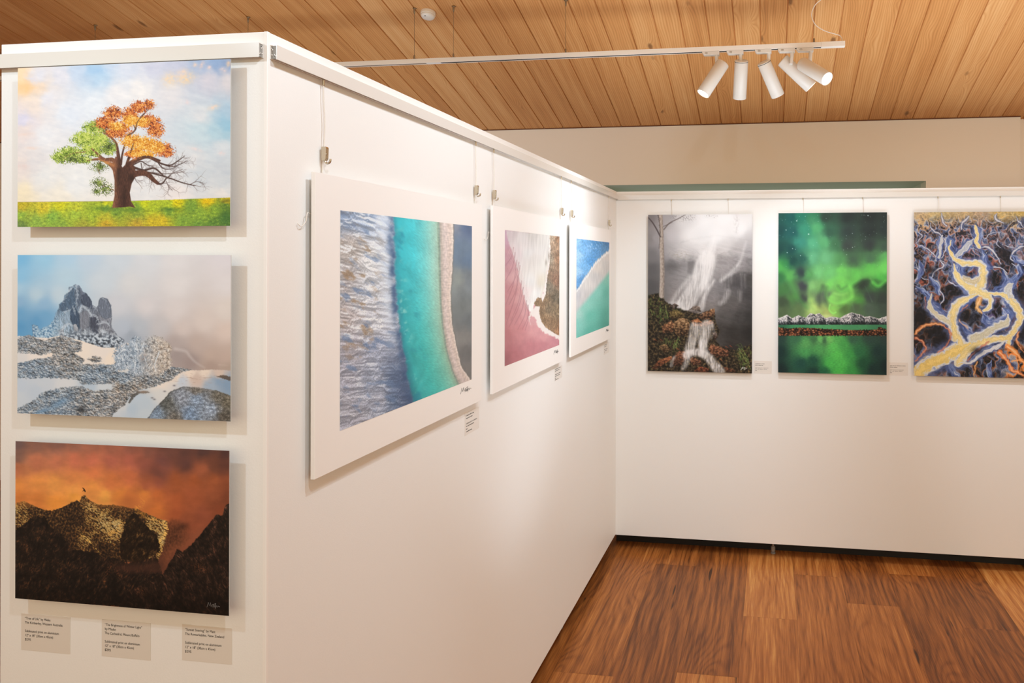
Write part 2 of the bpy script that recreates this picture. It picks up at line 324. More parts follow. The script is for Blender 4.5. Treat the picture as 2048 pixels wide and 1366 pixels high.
    snowc = a.field([(130,820,'e0dcda'),(250,790,'efe3da'),(350,780,'f2e2d4'),(560,770,'f3e4d6'),(700,770,'efe2d8'),(760,820,'f6e4d2'),(130,1000,'c8d2de'),(300,980,'ced4dc'),(450,985,'dcdcde'),(130,1090,'cfd6de'),(250,1040,'c6d0dc'),(620,1000,'bccad8'),(700,1000,'d3d8dd'),
        (950,1060,'c2cfdc'),(900,1150,'bccbd9'),(1000,1120,'c3cfda'),(1000,1180,'c8d2da'),(1100,1050,'dcdad8'),(1100,980,'f0e2d6'),(1200,920,'f2e0d0'),(1300,900,'f2dfcf'),(1400,890,'eedccc'),(1350,940,'d6bfb2'),(1250,960,'ccd3de'),(1500,900,'dac4b6'),(1500,960,'8fa6c0'),(1450,990,'a6b6c8'),(1560,980,'8aa2bc'),(850,1130,'d5d8dc')], 3.2, wob=4, wsc=14, seed=8, base=2)
    a.put(snowc, gm)
    a.put('b09484', gm * sstep(.15, .5, fbm((X - Y) / 14, Y / 2.5, 91, 3)) * a.gauss(1330,940,170,45), .7)
    warmf = a.field([(130,700,'888888'),(260,740,'aaaaaa'),(420,780,'cccccc'),(500,830,'bbbbbb'),(650,810,'dddddd'),(200,870,'333333'),(300,930,'333333'),(700,900,'333333'),(620,950,'222222'),(850,940,'333333'),(1000,930,'999999'),(950,1000,'eeeeee'),(820,1010,'eeeeee'),(650,1080,'aaaaaa'),(700,1150,'aaaaaa'),
                     (600,1030,'aaaaaa'),(450,1060,'555555'),(380,1150,'333333'),(200,1150,'555555'),(800,1080,'cccccc'),(1100,900,'aaaaaa')], 3, base=2)[..., 0]
    for pts, sc, s in [([(120,670),(200,655),(300,690),(420,655),(560,700),(560,760),(480,780),(350,775),(280,790),(220,780),(120,775)],2.0,301),
                    ([(360,770),(400,740),(430,720),(470,760),(540,790),(580,820),(560,850),(470,870),(360,870)],2.0,305),
                    ([(120,850),(250,815),(360,800),(370,860),(560,850),(680,850),(800,850),(800,980),(620,985),(540,955),(330,945),(120,950)],2.1,311),
                    ([(600,815),(640,795),(690,800),(700,830),(640,838)],1.8,316),
                    ([(530,950),(640,870),(780,850),(820,900),(1050,900),(1180,860),(1320,880),(1240,900),(1180,950),(1060,1000),(960,1020),(880,1090),(850,1140),(780,1130),(770,980),(560,990)],2.0,321),
                    ([(120,1160),(250,1090),(280,1050),(420,1010),(560,1000),(640,1030),(760,1020),(830,1060),(840,1130),(790,1180),(760,1215),(400,1195),(120,1195)],2.1,331)]:
        bushes(a, a.poly(pts, 1.4, wob=3.5, wsc=5, seed=s, oct=4), s, 'b4c2d0', 'd8c4b2', '30353b', warmf, sc)
    a.put('7fa3c4', (a.gauss(420,1110,60,22,-.5) + a.gauss(300,1170,60,14,-.3)), .75)
    a.put('22252a', a.gauss(560,1160,36,16) * sstep(-.3, .3, fbm(X / 3, Y / 3, 5, 3) + .2), .9)
    bm = a.poly([(1010,1225),(1060,1150),(1130,1080),(1170,1030),(1260,995),(1350,1000),(1480,1020),(1600,1060),(1600,1240)], 1.2, wob=1.5, wsc=6, seed=61)
    tex = .6 * noise((X - .4 * Y) / 1.7, (Y + .3 * X) / 1.1, 95) + fbm(X / 7, Y / 5, 96, 4)
    bc = a.field([(1080,1180,'7f90a4'),(1150,1120,'5e5f5c'),(1250,1080,'9298a4'),(1350,1080,'8a9ab0'),(1300,1180,'7c90aa'),(1450,1150,'94a0b2'),(1500,1060,'6c675e'),(1560,1100,'6c6558'),(1540,1200,'5c564e'),(1200,1210,'6f6a64'),(1350,1020,'77716a')], 3, wob=6, wsc=10, seed=4, base=2)
    a.put(bc * (1 + .5 * tex)[..., None] + .10 * np.clip(tex, 0, 1)[..., None], bm)
    a.put('3c3834', bm * a.line([(1010,1225),(1060,1150),(1130,1080),(1175,1030),(1260,995)], 12, 7, soft=1, wob=1), .7)
    a.put('55463c', a.poly([(1480,925),(1530,915),(1590,930),(1590,960),(1530,940)], 1, wob=2, wsc=4), .8)
    a.put('4a4744', a.poly([(880,1110),(905,1060),(950,1030),(1010,1030),(1030,1040),(960,1045),(920,1075),(890,1115)], 1, wob=1.5, wsc=4), .8)
    a.put('b89a84', a.gauss(985,1035,36,12), .6)
    for x, y in ((1195,990),(1130,1030),(1045,1075),(1060,1085)): a.put('5a5660', a.gauss(x, y, 9, 5), .7)
    # frosted bush in the middle
    m = np.full(X.shape, -9.)
    for x, y, rx, ry in [(860,790,75,75),(930,720,45,60),(1060,720,75,60),(1120,740,50,50),(1000,780,90,80),(1120,830,55,55),(940,850,70,70),(1050,850,80,70),(830,850,45,40)]:
        m = np.maximum(m, 1.3 - np.hypot((X - x / 3.414) / (rx / 3.414), (Y - 480 - y / 3.414) / (ry / 3.414)))
    m = sstep(.1, .35, m + .5 * fbm(X / 3, Y / 3, 401, 4))
    ang = np.arctan2(Y - 480 - 960 / 3.414, X - 980 / 3.414)
    r = np.hypot(Y - 480 - 960 / 3.414, X - 980 / 3.414)
    br = .7 * noise(ang * 22 + fbm(X / 5, Y / 5, 7, 2) * 2, r / 7, 402) + .7 * fbm(X / 2.2, Y / 2.2, 403, 3) + .4 * fbm(X / 9, Y / 9, 404, 2)
    t = np.clip(.58 + .48 * br, 0, 1); w = np.clip(sstep(900, 1130, X * 3.414) * .8 + .25 * fbm(X / 8, Y / 8, 9, 2), 0, 1)[..., None]
    a.put(ramp(t, [(0,'2e343e'),(.3,'647080'),(.6,'a9b8c8'),(.85,'dfe3e8'),(1,'f4f4f4')]) * (1 - w) + ramp(t, [(0,'4a3f38'),(.3,'8a7868'),(.6,'cbb7a4'),(.85,'efdfd0'),(1,'fff4e8')]) * w, m)
    a.put('6a4c3c', a.gauss(985,815,24,36) * sstep(-.1, .3, br), .7)
    for path, w in [([(800,790),(840,750),(860,700)],7),([(930,700),(945,760),(940,800)],8),([(905,690),(925,720)],6),([(985,700),(965,750)],6),([(1090,760),(1060,850),(1070,890)],9),([(930,830),(920,890)],9),([(795,690),(820,730)],8),([(990,800),(1010,860)],5)]:
        a.put('e3e8ee', a.line(path, w, w * .6, soft=.8, wob=1.2, wsc=3), .8)
    return a

def paint_sunset():
    a = Art(540, 360, [(29.4, 884.0), (456.9, 899.9), (460.2, 1229.6), (33.2, 1198.4)])
    X, Y = a.X, a.Y
    a.scale(2.7, 0, 860)
    sky = [(90,80,'6b514c'),(90,150,'7c584a'),(200,90,'8a5d4c'),(300,80,'85594b'),(400,90,'96604c'),(500,90,'9e6049'),(600,90,'9c5c46'),(700,100,'8d5342'),(800,100,'7a4a3c'),(900,110,'6a4136'),(1000,110,'5d3a32'),(1100,115,'523530'),(1220,120,'4c302b'),
        (90,220,'b56a46'),(200,180,'ba6c4c'),(300,170,'c2704f'),(400,170,'c0694b'),(500,170,'bd664a'),(600,160,'b3614a'),(700,170,'a85a45'),(780,180,'92503f'),(850,220,'7f4638'),(870,170,'70423a'),(1000,180,'5f3a33'),(1080,210,'9a5336'),(1150,190,'70402f'),(1220,180,'5f372c'),
        (90,300,'d6833f'),(200,280,'de8a45'),(300,300,'e09048'),(400,260,'db8348'),(400,330,'e3934a'),(500,300,'e08c44'),(500,240,'cf7344'),(600,280,'cc713f'),(700,260,'c06740'),(800,290,'a5583a'),(850,280,'98503a'),(950,280,'a0532f'),(1050,270,'a2532e'),(1150,270,'98502f'),(1220,280,'85452a'),
        (90,380,'cb7537'),(200,390,'d27a3a'),(300,400,'e08a3a'),(400,360,'e8963f'),(570,360,'e59a48'),(650,350,'d8803a'),(700,350,'c67038'),(780,340,'cd7838'),(850,350,'bd6433'),(950,370,'aa5630'),(1050,360,'9c5030'),(1150,350,'8c4a2e'),(1220,360,'7a3f28'),
        (850,430,'c86e34'),(950,450,'a0502e'),(1000,500,'8a482e'),(1050,520,'904a30'),(1100,460,'8b4830'),(1060,580,'7e4430'),(950,620,'703c2a'),(900,680,'5e3426'),(1180,420,'7f4028')]
    a.img = a.field(sky, 3.0, wob=8, wsc=30, seed=15, base=5)
    cl = fbm(X / 34, Y / 22, 5, 5)
    a.img *= (1 + .14 * cl)[..., None]
    a.put('5c3830', (a.gauss(850,240,70,40,.5) + .7 * a.gauss(1000,160,90,30)) * sstep(-.4, .4, cl + .2), .5)
    # lit back ridge
    ridge = a.poly([(80,405),(125,388),(165,405),(220,430),(280,440),(340,420),(385,395),(415,380),(432,390),(438,362),(460,357),(480,378),(520,400),(570,408),(610,405),(650,410),(700,420),(740,425),(790,450),(850,475),(905,490),(900,600),(860,700),(600,720),(80,720)], 1.0, wob=2.6, wsc=5, seed=51, oct=4)
    wx = X + 5 * noise(X / 16, Y / 16, 90); wy = Y + 5 * noise(X / 16, Y / 16, 91)
    p_ = (wx + .85 * wy) / 30; q_ = (wy - .75 * wx) / 13
    h = ridged(p_, q_, 61, 6, .62)
    d = relief(h, -.25, 1.0, 14) * .34 + .62 * fbm((X + .6 * Y) / 5, (Y - .5 * X) / 3.6, 62, 4) + .45 * fbm(X / 14, Y / 12, 63, 2); d3 = noise(X / 1.3, Y / 1.3, 67)
    lit = a.field([(90,440,'bbbbbb'),(130,480,'aaaaaa'),(250,470,'666666'),(330,460,'777777'),(400,430,'555555'),(480,420,'cccccc'),(560,500,'dddddd'),(640,520,'eeeeee'),(600,580,'cccccc'),(420,540,'888888'),(470,590,'bbbbbb'),(520,640,'777777'),
                   (640,440,'888888'),(720,520,'222222'),(740,460,'666666'),(800,600,'222222'),(830,500,'cccccc'),(890,520,'dddddd'),(870,600,'eeeeee'),(860,660,'aaaaaa'),(560,640,'222222'),(700,640,'222222'),(300,560,'333333'),(350,600,'444444'),(400,500,'222222'),(430,480,'333333'),(480,480,'aaaaaa'),(250,550,'222222'),(200,440,'777777'),(360,500,'444444')], 3.4, base=2)[..., 0]
    n1 = fbm((X + .8 * Y) / 6, (Y - .6 * X) / 3, 161, 5, .6) + .55 * fbm(X / 14, Y / 12, 162, 3) + .22 * relief(h, -.25, 1., 14)
    rk = np.clip(.42 + .8 * fbm((X + .4 * Y) / 4, (Y - .4 * X) / 5, 163, 4) + .3 * (lit - .4), 0, 1)
    a.put(ramp(rk, [(0,'15110e'),(.35,'2c1f17'),(.6,'513620'),(.85,'86592f'),(1,'b07a40')]), ridge)
    sn = sstep(-.04, .26, n1 + (lit - .70) * 1.25)
    a.put(.88 * ramp(np.clip(lit * .85 + .40 * fbm(X / 3, Y / 3, 164, 3) + .08, 0, 1), [(0,'5e4a34'),(.35,'8f6c44'),(.6,'c8954e'),(.82,'e6bd70'),(1,'f6dfa4')]), ridge * sn, .85)
    a.put('c87a38', ridge * (sstep(450, 380, (Y - 860) * 2.7) * sstep(420, 560, X * 2.7) + sstep(300, 180, X * 2.7) * sstep(440, 395, (Y - 860) * 2.7)), .45)
    a.put('a65a30', np.clip(a.gauss(690,385,50,36) * (cl * .6 + .8), 0, 1), .75)
    a.put('e89a40', np.clip(a.line([(740,420),(775,400),(755,350)], 24, 6, soft=3, wob=4, wsc=8) + a.line([(745,440),(830,480),(905,495)], 26, 12, soft=4, wob=3, wsc=7), 0, 1) * sstep(-.3, .4, d), .6)
    # right-hand hazy shoulder
    sh = a.poly([(903,492),(930,478),(970,478),(1030,520),(1050,570),(1000,620),(940,660),(900,760),(860,760),(880,650),(895,580)], 5, wob=4, wsc=9, seed=71)
    sh = sh * np.clip(1.25 * a.gauss(925, 600, 90, 125), 0, 1)
    a.put(ramp(np.clip(.45 + .7 * fbm(X / 4, Y / 5, 72, 4), 0, 1), [(0,'2a1a14'),(.5,'55301f'),(1,'7f4a32')]), sh, .85)
    a.put('241510', a.gauss(985, 520, 34, 16, -.3), .45)
    a.put('8f4f33', a.line([(1080,560),(1000,620),(930,650),(890,740)], 60, 40, soft=9), .55)
    # dark front ranges
    def dark(pts, seed, stops, wob=4.2):
        m = a.poly(pts, 1.0, wob=wob, wsc=6.5, seed=seed, oct=5)
        sg = 1 if seed < 520 else -1
        wx = X + 5 * noise(X / 15, Y / 15, seed + 6); wy = Y + 5 * noise(X / 15, Y / 15, seed + 7)
        h = ridged((wx + sg * .55 * wy) / 15, (wy - sg * .8 * wx) / 34 + 7, seed + 1, 6, .64)
        t = np.clip(.40 + .16 * relief(h, sg * .9, .5, 11) + .42 * fbm(X / 7 + sg * Y / 16, Y / 9 - sg * X / 18, seed + 4, 4) + .40 * fbm(X / 22, Y / 22, seed + 3, 3) + .08 * noise(X / 1.3, Y / 1.3, seed + 2), 0, 1)
        a.put(ramp(t, stops), m); return m
    st = [(0,'0d0b0a'),(.45,'1b1512'),(.65,'35241a'),(.82,'583520'),(1,'8c5530')]
    dark([(80,545),(120,520),(160,490),(200,470),(225,475),(250,470),(270,530),(330,560),(370,610),(400,650),(520,660),(560,690),(620,690),(700,720),(760,690),(850,690),(880,760),(880,960),(80,930)], 501, st)
    dark([(690,480),(715,450),(740,455),(765,490),(800,520),(840,560),(870,610),(860,660),(800,690),(740,720),(660,690),(650,600),(670,540)], 505, [(0,'100c0a'),(.5,'241911'),(.75,'4f3620'),(1,'94683a')])
    a.put('e8b45c', a.line([(440,560),(480,600),(520,640),(540,665)], 10, 4, soft=.8, wob=2, wsc=3) * sstep(-.2, .3, d), .9)
    a.put('f0b860', (a.line([(890,500),(900,530),(890,570),(865,600),(880,630),(860,680)], 22, 6, soft=1, wob=3, wsc=3)) * sstep(-.25, .15, d + .4 * d3), .95)
    a.put('d8a050', a.line([(600,560),(640,540),(660,500)], 30, 14, soft=1.5, wob=3, wsc=4) * sstep(-.2, .3, d), .8)
    a.put('472a20', np.clip(a.gauss(720,745,120,30) + a.gauss(850,740,50,40), 0, 1), .75)
    dark([(540,760),(580,720),(610,740),(650,790),(680,820),(760,800),(860,770),(900,800),(960,940),(500,930)], 511, st)
    dark([(1245,380),(1215,405),(1200,460),(1170,450),(1130,500),(1085,560),(1040,610),(990,655),(960,640),(940,680),(915,720),(890,770),(820,800),(700,880),(640,960),(1260,1010),(1260,380)], 521, [(0,'0f0c0b'),(.45,'221813'),(.7,'402a20'),(.88,'694030'),(1,'8f5a40')], 2.6)
    for x, y, rx, ry, ro, al in [(590,760,16,60,.35,.5),(640,770,14,40,-.4,.4),(1080,740,50,26,.3,.5),(770,870,30,22,.5,.6),(180,760,30,20,0,.35),(330,800,26,24,.6,.35),(140,600,14,60,.1,.25),(1010,840,16,30,.3,.4),(910,910,26,10,-.6,.4)]:
        a.put('9a5530', a.gauss(x, y, rx, ry, ro) * sstep(-.15, .4, fbm(X / 2.5, Y / 3, 531, 3)), al)
    a.mul(1 - .45 * sstep(780, 960, (Y - 860) * 2.7 - .05 * X))
    a.put('1d120d', a.line([(446,315),(452,320),(455,325),(459,333)], 4, 7, soft=.5) + a.line([(453,324),(447,333)], 5, 2, soft=.5), 1)
    a.put('2a1a10', a.gauss(455,357,6,3), .7)
    return a
def paint_aerial_reef():
    """sand, milky foam, turquoise channel, beach and grey water seen from above"""
    a = Art(420, 290, [(680.2, 421.8), (945.5, 451.7), (941.4, 758.7), (680.0, 863.5)])
    X, Y = a.X, a.Y
    # along-shore coordinate: undo the perspective so ripples keep their size
    U = np.repeat(np.linspace(0, 1, a.w)[None], a.h, 0); V = np.repeat(np.linspace(0, 1, a.h)[:, None], a.w, 1)
    wob = .012 * fbm(U * 6, V * 9, 5, 4)
    # borders of the bands (fraction of the width) against height
    tv = [0, .15, .3, .45, .6, .75, .9, 1]
    b1 = np.interp(V, tv, [.315, .33, .335, .345, .37, .40, .44, .47]) + wob + .016 * fbm(V * 26, U * 8, 6, 3)
    b2 = np.interp(V, tv, [.655, .665, .67, .68, .695, .73, .79, .85]) + .5 * wob
    b3 = np.interp(V, tv, [.81, .81, .80, .785, .80, .84, .90, .99]) + .5 * wob + .009 * fbm(V * 30, U * 30, 8, 3)
    # left: sand and foam
    p = U * 9 + 3.2 * V; q = V * 10 - 6.0 * U
    h = ridged(U * 5 + .35 * noise(U * 14, V * 10, 3), V * 15 - 3 * U, 11, 5, .55)
    r = relief(h, .4, 1., 9)
    foam = fbm(U * 9 + .5 * noise(U * 5, V * 8, 2), V * 22 - 5 * U, 14, 4)
    sand = a.field([(690,430,'8f9cae'),(740,435,'97a6ba'),(765,440,'d8dbe0'),(700,500,'b5aaa0'),(745,520,'d3d0cc'),(690,560,'b0a8a4'),(740,580,'c9c8c8'),(690,640,'b8ada8'),(745,650,'c6c4c6'),(700,700,'a9a4a8'),(755,700,'9fa3b0'),
        (690,760,'a4a2aa'),(750,760,'9ba0ac'),(700,820,'a3a1a7'),(760,800,'a2a4ae'),(690,855,'9d9ca4'),(785,800,'6b7a90'),(790,760,'6a7a92')], 3, wob=4, wsc=10, seed=2, base=3)
    left = sand * (1 + .20 * r + .12 * foam)[..., None]
    wht = sstep(.10, .5, foam + .35 * r) * np.interp(V, [0, .5, .65, 1], [.85, .9, .5, .25])
    left = left * (1 - wht[..., None]) + hexc('e4e2de') * wht[..., None]
    brn = sstep(.12, .4, fbm(U * 10 + 9, V * 24 - 7 * U, 19, 4) - .25 * foam) * sstep(.30, .12, U) * np.interp(V, [0, .08, .2, .6, .75], [.2, .6, .95, .9, 0])
    left = left * (1 - .8 * brn[..., None]) + hexc('9a7f62') * .8 * brn[..., None]
    blu = sstep(.1, .45, fbm(U * 8 + 31, V * 20 - 9 * U, 23, 4)) * .75
    left = left * (1 - blu[..., None]) + hexc('6c809c') * blu[..., None]
    g = noise(X / 1.0, Y / 1.0, 31) + noise(X / 1.7, Y / 1.7, 32)
    left = left * (1 + .13 * g * np.interp(V, [0, .5, 1], [.5, .8, 1.3]))[..., None]
    a.img = left
    edge = U - b1
    a.put('d4dbe2', np.exp(-((edge + .06) / .05) ** 2) * np.interp(V, [0, .5, .7, 1], [.85, .7, .3, 0]) * np.clip(.7 + .7 * foam, 0, 1))
    a.put('47607f', np.exp(-((edge + .015) / .028) ** 2) * np.clip(.75 + 1.1 * fbm(U * 10, V * 16, 37, 3), 0, 1), .9)
    a.put('3b4a66', np.exp(-((edge + .05) / .07) ** 2) * sstep(.5, .95, V), .6)
    # turquoise
    t = np.clip((U - b1) / (b2 - b1), 0, 1)
    wat = ramp(t, [(0, '3f9aa6'), (.12, '3fb4b8'), (.4, '4cc0c2'), (.62, '6cc6c0'), (.85, '9accba'), (1, 'a9c4ae')])
    wat2 = ramp(t, [(0, '2e7c86'), (.15, '38a09c'), (.45, '44b2a6'), (.65, '5cb8a6'), (.88, '7fb8a0'), (1, '8fae94')])
    kv = sstep(.2, .9, V)[..., None]
    wat = wat * (1 - kv) + wat2 * kv
    rip = noise((U * 30 + V * 8), V * 130 - U * 60, 41) * .5 + noise(U * 50, V * 190 - U * 90, 42) * .5
    swl = fbm(U * 8 + .6 * noise(U * 6, V * 9, 44), V * 9 - 3 * U, 43, 4)
    wat = wat * (1 + .10 * rip * sstep(.1, .5, t) + .16 * swl * (1 - .6 * t))[..., None]
    dk = sstep(.15, .55, fbm(U * 7 + 5, V * 12 - 5 * U, 47, 4)) * sstep(.75, .1, t)
    wat = wat * (1 - .55 * dk[..., None]) + hexc('2a7f92') * .55 * dk[..., None]
    pale = sstep(.1, .4, fbm(U * 14, V * 22, 49, 3)) * np.exp(-((t - .13) / .11) ** 2) * np.interp(V, [0, .3, .5, 1], [.2, .5, .9, .7])
    wat = wat * (1 - .7 * pale[..., None]) + hexc('a4d8c8') * .7 * pale[..., None]
    a.put(wat, sstep(-.012, .012, edge))
    # beach
    tb = np.clip((U - b2) / (b3 - b2), 0, 1)
    bch = ramp(tb, [(0, '9db49a'), (.12, '8d9c8c'), (.2, 'b8ab9c'), (.45, 'd8c4b8'), (.8, 'd9c3b2'), (.95, 'ead8c8'), (1, 'd0bfae')])
    bch = bch * (1 + .08 * noise(U * 20, V * 110 + 6 * U, 51) + .08 * noise(U * 60, V * 60, 52))[..., None] * np.interp(V, [0, .5, 1], [1.0, .98, .93])[..., None]
    a.put(bch, sstep(-.006, .006, U - b2))
    # deep grey water on the right
    dw = a.field([(905,450,'8a8f98'),(940,455,'5f6d84'),(920,500,'6f7e8c'),(940,520,'67788a'),(915,560,'8c8f88'),(940,560,'7a7f80'),(925,620,'777a76'),(940,640,'6e7170'),(925,680,'85817a'),(940,700,'6f6c68'),(935,750,'75706a')], 3, wob=6, wsc=14, seed=3, base=3)
    dw = dw * (1 + .12 * fbm(U * 8, V * 8, 55, 4))[..., None]
    a.put(dw, sstep(-.006, .008, U - b3))
    a.put('4a4640', np.exp(-((U - b3) / .006) ** 2), .35)
    return a

def paint_pink_lake():
    a = Art(260, 180, [(1009.5, 460.2), (1119.9, 473.0), (1117.1, 690.2), (1009.5, 733.0)])
    X, Y = a.X, a.Y
    U = np.repeat(np.linspace(0, 1, a.w)[None], a.h, 0); V = np.repeat(np.linspace(0, 1, a.h)[:, None], a.w, 1)
    a.scale(4.5545, 930, 260)
    pink = a.field([(365,960,'c295a0'),(365,1100,'c48f98'),(365,1300,'bf8a8e'),(400,1200,'c99aa0'),(370,1700,'bd8f86')], 3)
    a.scale(4.5545, 930, 520)
    pink = a.field([(365,20,'b98a90'),(365,-250,'c09aa6'),(400,100,'c08e90'),(450,150,'cfa09e'),(370,300,'bb8384'),(450,300,'c48c8a'),(520,350,'cf9c98'),(370,500,'b87c7c'),(450,500,'c48988'),(550,480,'cd9694'),(620,560,'d39c9a'),(370,700,'b37474'),(500,650,'c58584'),(620,650,'d09492'),(720,700,'cf9290'),(370,900,'9c6062'),(450,880,'b06e70'),(600,800,'bc7a7c'),(700,780,'bd7c7e'),(840,740,'c18084'),(560,150,'d8b4ac')], 3, wob=3, wsc=14, base=2)
    a.img = pink * (1 + .05 * fbm(X / 9, Y / 12, 5, 3))[..., None]
    # white salt fan from the top
    fan = a.poly([(372,-265),(620,-250),(790,-240),(770,0),(745,170),(700,340),(640,380),(610,480),(585,480),(560,420),(530,330),(500,200),(470,60),(420,-90),(385,-190)], 1.6, wob=2.5, wsc=9, seed=7)
    fn = noise(X / 3.2 + Y / 40, Y / 40, 9) * .6 + noise(X / 1.4, Y / 26, 12) * .4
    fc = a.field([(420,-230,'c9b8b4'),(520,-200,'d8cdc6'),(620,-230,'c8beb4'),(720,-200,'d6ccc0'),(560,-50,'dcd4cc'),(480,-50,'d9c8c4'),(640,0,'d5cabf'),(720,50,'ddd3c6'),(600,200,'e0d8cf'),(700,200,'d8cab6'),(560,300,'e2d2ca'),(640,330,'e4dcd2'),(600,440,'ece4da')], 3, base=2)
    a.put(fc * (1 + .07 * fn)[..., None], fan)
    # streaks raking into the pink
    m = np.zeros(X.shape)
    rng = np.random.RandomState(3)
    for i, (x0, y0, x1, y1) in enumerate([(470,10,370,420),(500,60,372,600),(480,150,400,420),(515,200,420,560),(530,260,400,620),(540,330,450,600),(560,380,480,640),(455,-60,365,200),(440,-110,365,60),(575,420,520,640),(490,30,385,300),(565,420,545,650)]):
        xm = (x0 + x1) / 2 + 22; ym = (y0 + y1) / 2
        a.line([(x0, y0), (xm, ym), (x1, y1)], 8, 4, soft=.8, m=m)
    a.put('8d5a60', m, .5)
    m2 = np.zeros(X.shape)
    for i in range(26):
        t = i / 26; x0 = 415 + 165 * t; y0 = -120 + 560 * t
        a.line([(x0 + 20, y0 - 30), (x0 - 15, y0 + 45), (x0 - 50, y0 + 130)], 7, 2, soft=.9, m=m2)
    a.put('dcc0ba', m2, .5)
    # brown land on the right with a pale shore
    land_pts = [(775,-235),(870,-225),(865,770),(850,690),(790,660),(730,620),(690,560),(672,480),(680,430),(640,430),(630,400),(660,350),(690,350),(705,390),(735,320),(750,160),(770,60),(780,-100)]
    shore = a.poly([(775,-240),(870,-230),(860,730),(800,700),(720,670),(660,610),(640,540),(600,510),(580,570),(600,600),(575,560),(590,490),(640,430),(640,380),(700,340),(745,150),(765,0)], 1.6, wob=3, wsc=5, seed=21)
    a.put('e8dccf', shore, .92)
    land = a.poly(land_pts, .9, wob=1.6, wsc=5, seed=25)
    f = fbm(X / 6 + .8 * noise(X / 9, Y / 9, 30), Y / 12, 31, 4)
    st = np.sin((X * .9 + 6 * f + 3 * noise(X / 14, Y / 22, 33)) * 1.5)
    lc = a.field([(800,-200,'b39a80'),(850,-200,'9a7458'),(850,0,'a07a5e'),(780,0,'8e7e6a'),(840,200,'93705a'),(760,250,'7f7260'),(840,350,'6f6250'),(700,430,'8a6f55'),(760,450,'7c6a54'),(840,480,'8a745a'),(680,380,'94775a'),(720,560,'97785a'),(800,600,'8c6f54'),(850,650,'9a7254')], 3, base=2)
    a.put(lc * (1 + .10 * st * sstep(-.4, .4, f + .2) + .38 * f + .22 * noise(X / 1.1, Y / 1.1, 35))[..., None], land)
    a.put('6b5a48', a.gauss(740,30,10,30) * .8 + a.gauss(765,-30,8,40), .5)
    a.put('d9ccba', a.line([(690,340),(715,250),(740,120),(752,40)], 14, 8, soft=1), .7)
    return a

def paint_blue_shore():
    a = Art(200, 160, [(1152.9, 477.4), (1219.2, 484.4), (1217.2, 651.3), (1152.4, 675.9)])
    X, Y = a.X, a.Y
    a.scale(4.5545, 930, 260)
    a.img = a.field([(1020,1000,'9cc4e0'),(1100,1010,'6ea6d0'),(1200,1010,'4f8cbc'),(1310,1030,'4478a4'),(1020,1150,'a8cce4'),(1100,1100,'7cb2dc'),(1200,1100,'5c98c8'),(1280,1090,'5a8cb4'),(1020,1300,'a4cae4'),(1100,1250,'78b0d8'),(1150,1200,'5c9acb'),(1020,1440,'6aa0cc'),(1080,1380,'5690c0')], 3, wob=4, wsc=9, seed=3, base=2)
    foamn = fbm(X / 2.5, Y / 5, 5, 4)
    a.img *= (1 + .14 * noise((X + Y * .5) / 1.2, (Y - X) / 6, 8) + .1 * foamn)[..., None]
    a.put('dbe8f0', sstep(.1, .4, foamn) * a.gauss(1170,1060,70,50), .7)
    a.put('3a6484', sstep(.1, .4, fbm(X / 3, Y / 4, 12, 3)) * (a.gauss(1270,1030,60,25) + a.gauss(1040,1510,40,30)), .6)
    # pale sand band running diagonally
    def yb(pts): return 260 + np.interp((X - 930) * 4.5545, [q[0] for q in pts], [q[1] for q in pts]) / 4.5545
    e1 = yb([(1012,1475),(1100,1330),(1200,1190),(1317,1085)]) + 3.6 * noise(X / 1.9, Y / 30, 20)
    e2 = yb([(1012,1660),(1100,1560),(1200,1440),(1317,1290)])
    band = a.field([(1030,1520,'c9c4c0'),(1100,1400,'dcd3c8'),(1200,1260,'dcd0c2'),(1300,1150,'d8ccc0'),(1080,1520,'d0c8c0'),(1200,1350,'cdc6be'),(1300,1240,'c8c0b6')], 3)
    m1 = sstep(-2.5, 2.5, Y - e1)
    a.put(band * (1 + .06 * noise(X / 1.5, Y / 20, 22))[..., None], m1)
    a.put('f2ece2', sstep(4, 0, np.abs(Y - e1 - 4)) * .8)
    aq = a.field([(1020,1680,'a8d0c0'),(1100,1600,'8fcdb8'),(1200,1480,'86c8b4'),(1300,1330,'82bfa8'),(1020,1780,'88cab8'),(1150,1700,'6ebfa8'),(1300,1500,'66b29c'),(1020,1950,'74c2ae'),(1150,1850,'60b49e'),(1300,1700,'56a690'),(1300,1790,'4c9a86')], 3, base=2)
    a.put(aq * (1 + .03 * noise(X / 2, Y / 3, 30))[..., None], sstep(-7, 8, Y - e2))
    return a
